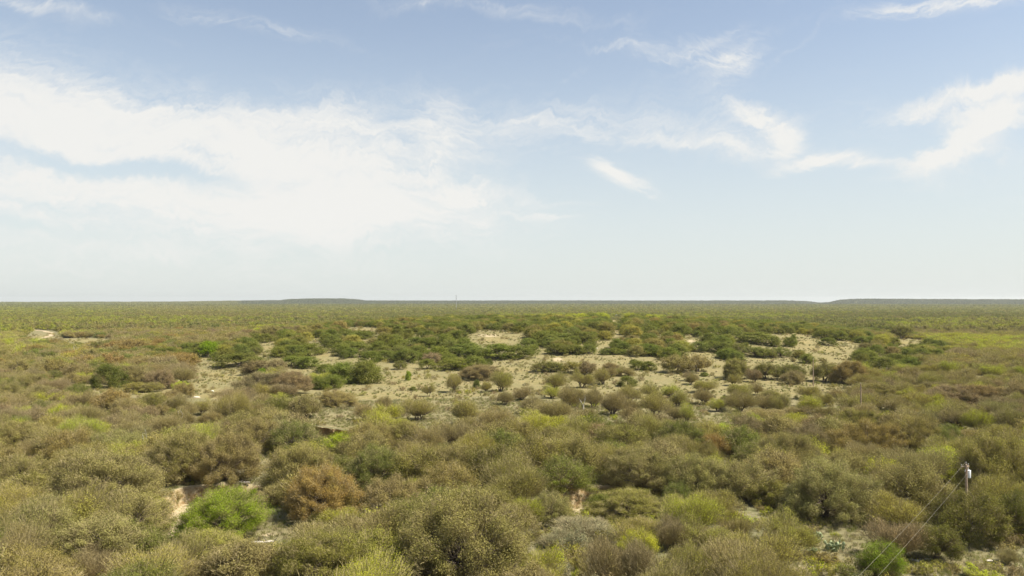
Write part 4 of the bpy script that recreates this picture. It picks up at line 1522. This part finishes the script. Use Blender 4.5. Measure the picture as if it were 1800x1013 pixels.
# centre, radii, downward tilt in degrees, strength
STR = [(60, 200, 260, 70, 6, 1.0), (420, 250, 300, 60, 4, .85), (640, 300, 190, 90, 0, .8), (300, 350, 420, 38, 2, .75), (620, 375, 260, 40, 2, .6), (250, 430, 520, 60, 0, .50), (780, 190, 45, 30, -30, .45),
       (140, 288, 170, 15, 5, -.9), (330, 305, 120, 12, 3, -.75), (378, 275, 40, 18, 20, -.4), (90, 358, 110, 9, 6, -.45), (60, 396, 90, 9, 8, -.45), (700, 215, 40, 14, -10, -.35), (760, 398, 60, 4, 0, -.3),
       (1100, 316, 58, 13, 24, .75), (1065, 298, 30, 9, 30, .3), (1330, 222, 75, 16, 32, .75), (1375, 255, 30, 22, -40, .6), (1290, 265, 60, 22, 0, .28), (1220, 258, 130, 10, 8, .4),
       (1420, 286, 70, 9, -8, .7), (1520, 282, 130, 8, 3, .38), (1620, 288, 60, 11, -12, .55), (1690, 250, 75, 20, -38, .8), (1740, 200, 55, 38, -55, .7), (1720, 160, 100, 12, -14, .75), (1640, 200, 100, 12, 4, .25),
       (1700, 8, 150, 14, 2, .75), (1170, 88, 130, 20, 10, .34), (1290, 105, 60, 26, -25, .38), (930, 18, 180, 14, 4, .42), (720, 8, 60, 12, 0, .2), (450, 52, 150, 12, 6, .32), (60, 12, 120, 8, 2, .3),
       (960, 215, 260, 40, 0, .26), (1150, 230, 260, 26, 2, .18), (860, 350, 110, 14, 3, .3), (940, 378, 60, 5, 2, .3), (1010, 345, 40, 6, 0, .2), (1000, 140, 40, 5, -40, .2), (1400, 85, 60, 5, -35, .2), (1260, 65, 60, 8, -25, .2), (-300, 250, 300, 100, 0, .6), (2150, 200, 200, 60, -10, .5)]
tot = None
for s_ in STR:
    if 0 < s_[5] < .4: s_ = s_[:3] + (s_[3] * 1.15, s_[4], s_[5] * 1.55)
    elif s_[0] > 1000 and s_[5] > .3: s_ = s_[:5] + (s_[5] * 1.3,)
    v_ = stroke(*s_)
    tot = v_ if tot is None else ma('ADD', tot, v_)
fib = wn(7, 10, .66, vm('ADD', AE, vm('SCALE', warp, None, 1.6)), .9, (1, 4.2, 1), .12)
fib2 = wn(17, 10, .68, WV, 1.4, (1, 3.4, 1), -.45)
tex = ma('ADD', ma('MULTIPLY', ma('SUBTRACT', fib.outputs[0], .5), 1.5), ma('MULTIPLY', ma('SUBTRACT', fib2.outputs[0], .5), 1.0))
st = wn(5.5, 11, .70, vm('ADD', AE, vm('SCALE', warp, None, 2.0)), 1.6, (1, 5.5, 1), -.20)
tex = ma('ADD', ma('MULTIPLY', tex, .8), ma('MULTIPLY', ma('SUBTRACT', st.outputs[0], .5), 1.7))
dens = ma('ADD', ma('MULTIPLY', tot, .92), ma('MULTIPLY', tex, ma('ADD', ma('MULTIPLY', tot, 1.0, clamp=True), .34)))
cm = N(nt, 'ShaderNodeMapRange', interpolation_type='SMOOTHSTEP', inp={'From Min': .0, 'From Max': 1.22, 'To Min': 0, 'To Max': .95}); L(dens, cm.inputs[0])
# overall veil of thin high cloud that thickens towards the skyline
veil = N(nt, 'ShaderNodeMapRange', interpolation_type='SMOOTHSTEP', inp={'From Min': .40, 'From Max': 0.0, 'To Min': .22, 'To Max': .86}); L(el, veil.inputs[0])
mxv = N(nt, 'ShaderNodeMix', data_type='RGBA'); L(veil.outputs[0], mxv.inputs[0]); L(sky.outputs[0], mxv.inputs[6]); mxv.inputs[7].default_value = (4.9, 5.2, 5.1, 1)
mxc = N(nt, 'ShaderNodeMix', data_type='RGBA'); L(cm.outputs[0], mxc.inputs[0]); L(mxv.outputs[2], mxc.inputs[6]); mxc.inputs[7].default_value = (5.75, 5.7, 5.5, 1)
L(mxc.outputs[2], bg.inputs[0]); L(bg.outputs[0], wo.inputs[0])

sl = bpy.data.lights.new('sun', 'SUN'); sl.energy = 5.0; sl.angle = math.radians(.6); sl.color = (1, .94, .83)
so = bpy.data.objects.new('sun', sl); COL.objects.link(so)
sd = Vector((math.sin(SUN_AZ) * math.cos(SUN_EL), math.cos(SUN_AZ) * math.cos(SUN_EL), math.sin(SUN_EL)))
so.rotation_euler = sd.to_track_quat('Z', 'Y').to_euler()

# ------------------------------------------------------------------ camera
cd = bpy.data.cameras.new('camera'); cam = bpy.data.objects.new('camera', cd); COL.objects.link(cam)
cd.sensor_width = 36; cd.lens = F / 1800 * 36; cd.clip_end = 60000; cd.clip_start = .5
cam.location = (0, 0, CAMZ); cam.rotation_euler = (math.pi / 2 + PITCH, 0, 0)
SC.camera = cam
vs = SC.view_settings; vs.view_transform = 'Standard'; vs.look = 'None'; vs.gamma = 1; vs.exposure = .93
cy = SC.cycles
cy.max_bounces = 5; cy.diffuse_bounces = 3; cy.transmission_bounces = 3; cy.volume_bounces = 0; cy.transparent_max_bounces = 4
cy.use_denoising = True
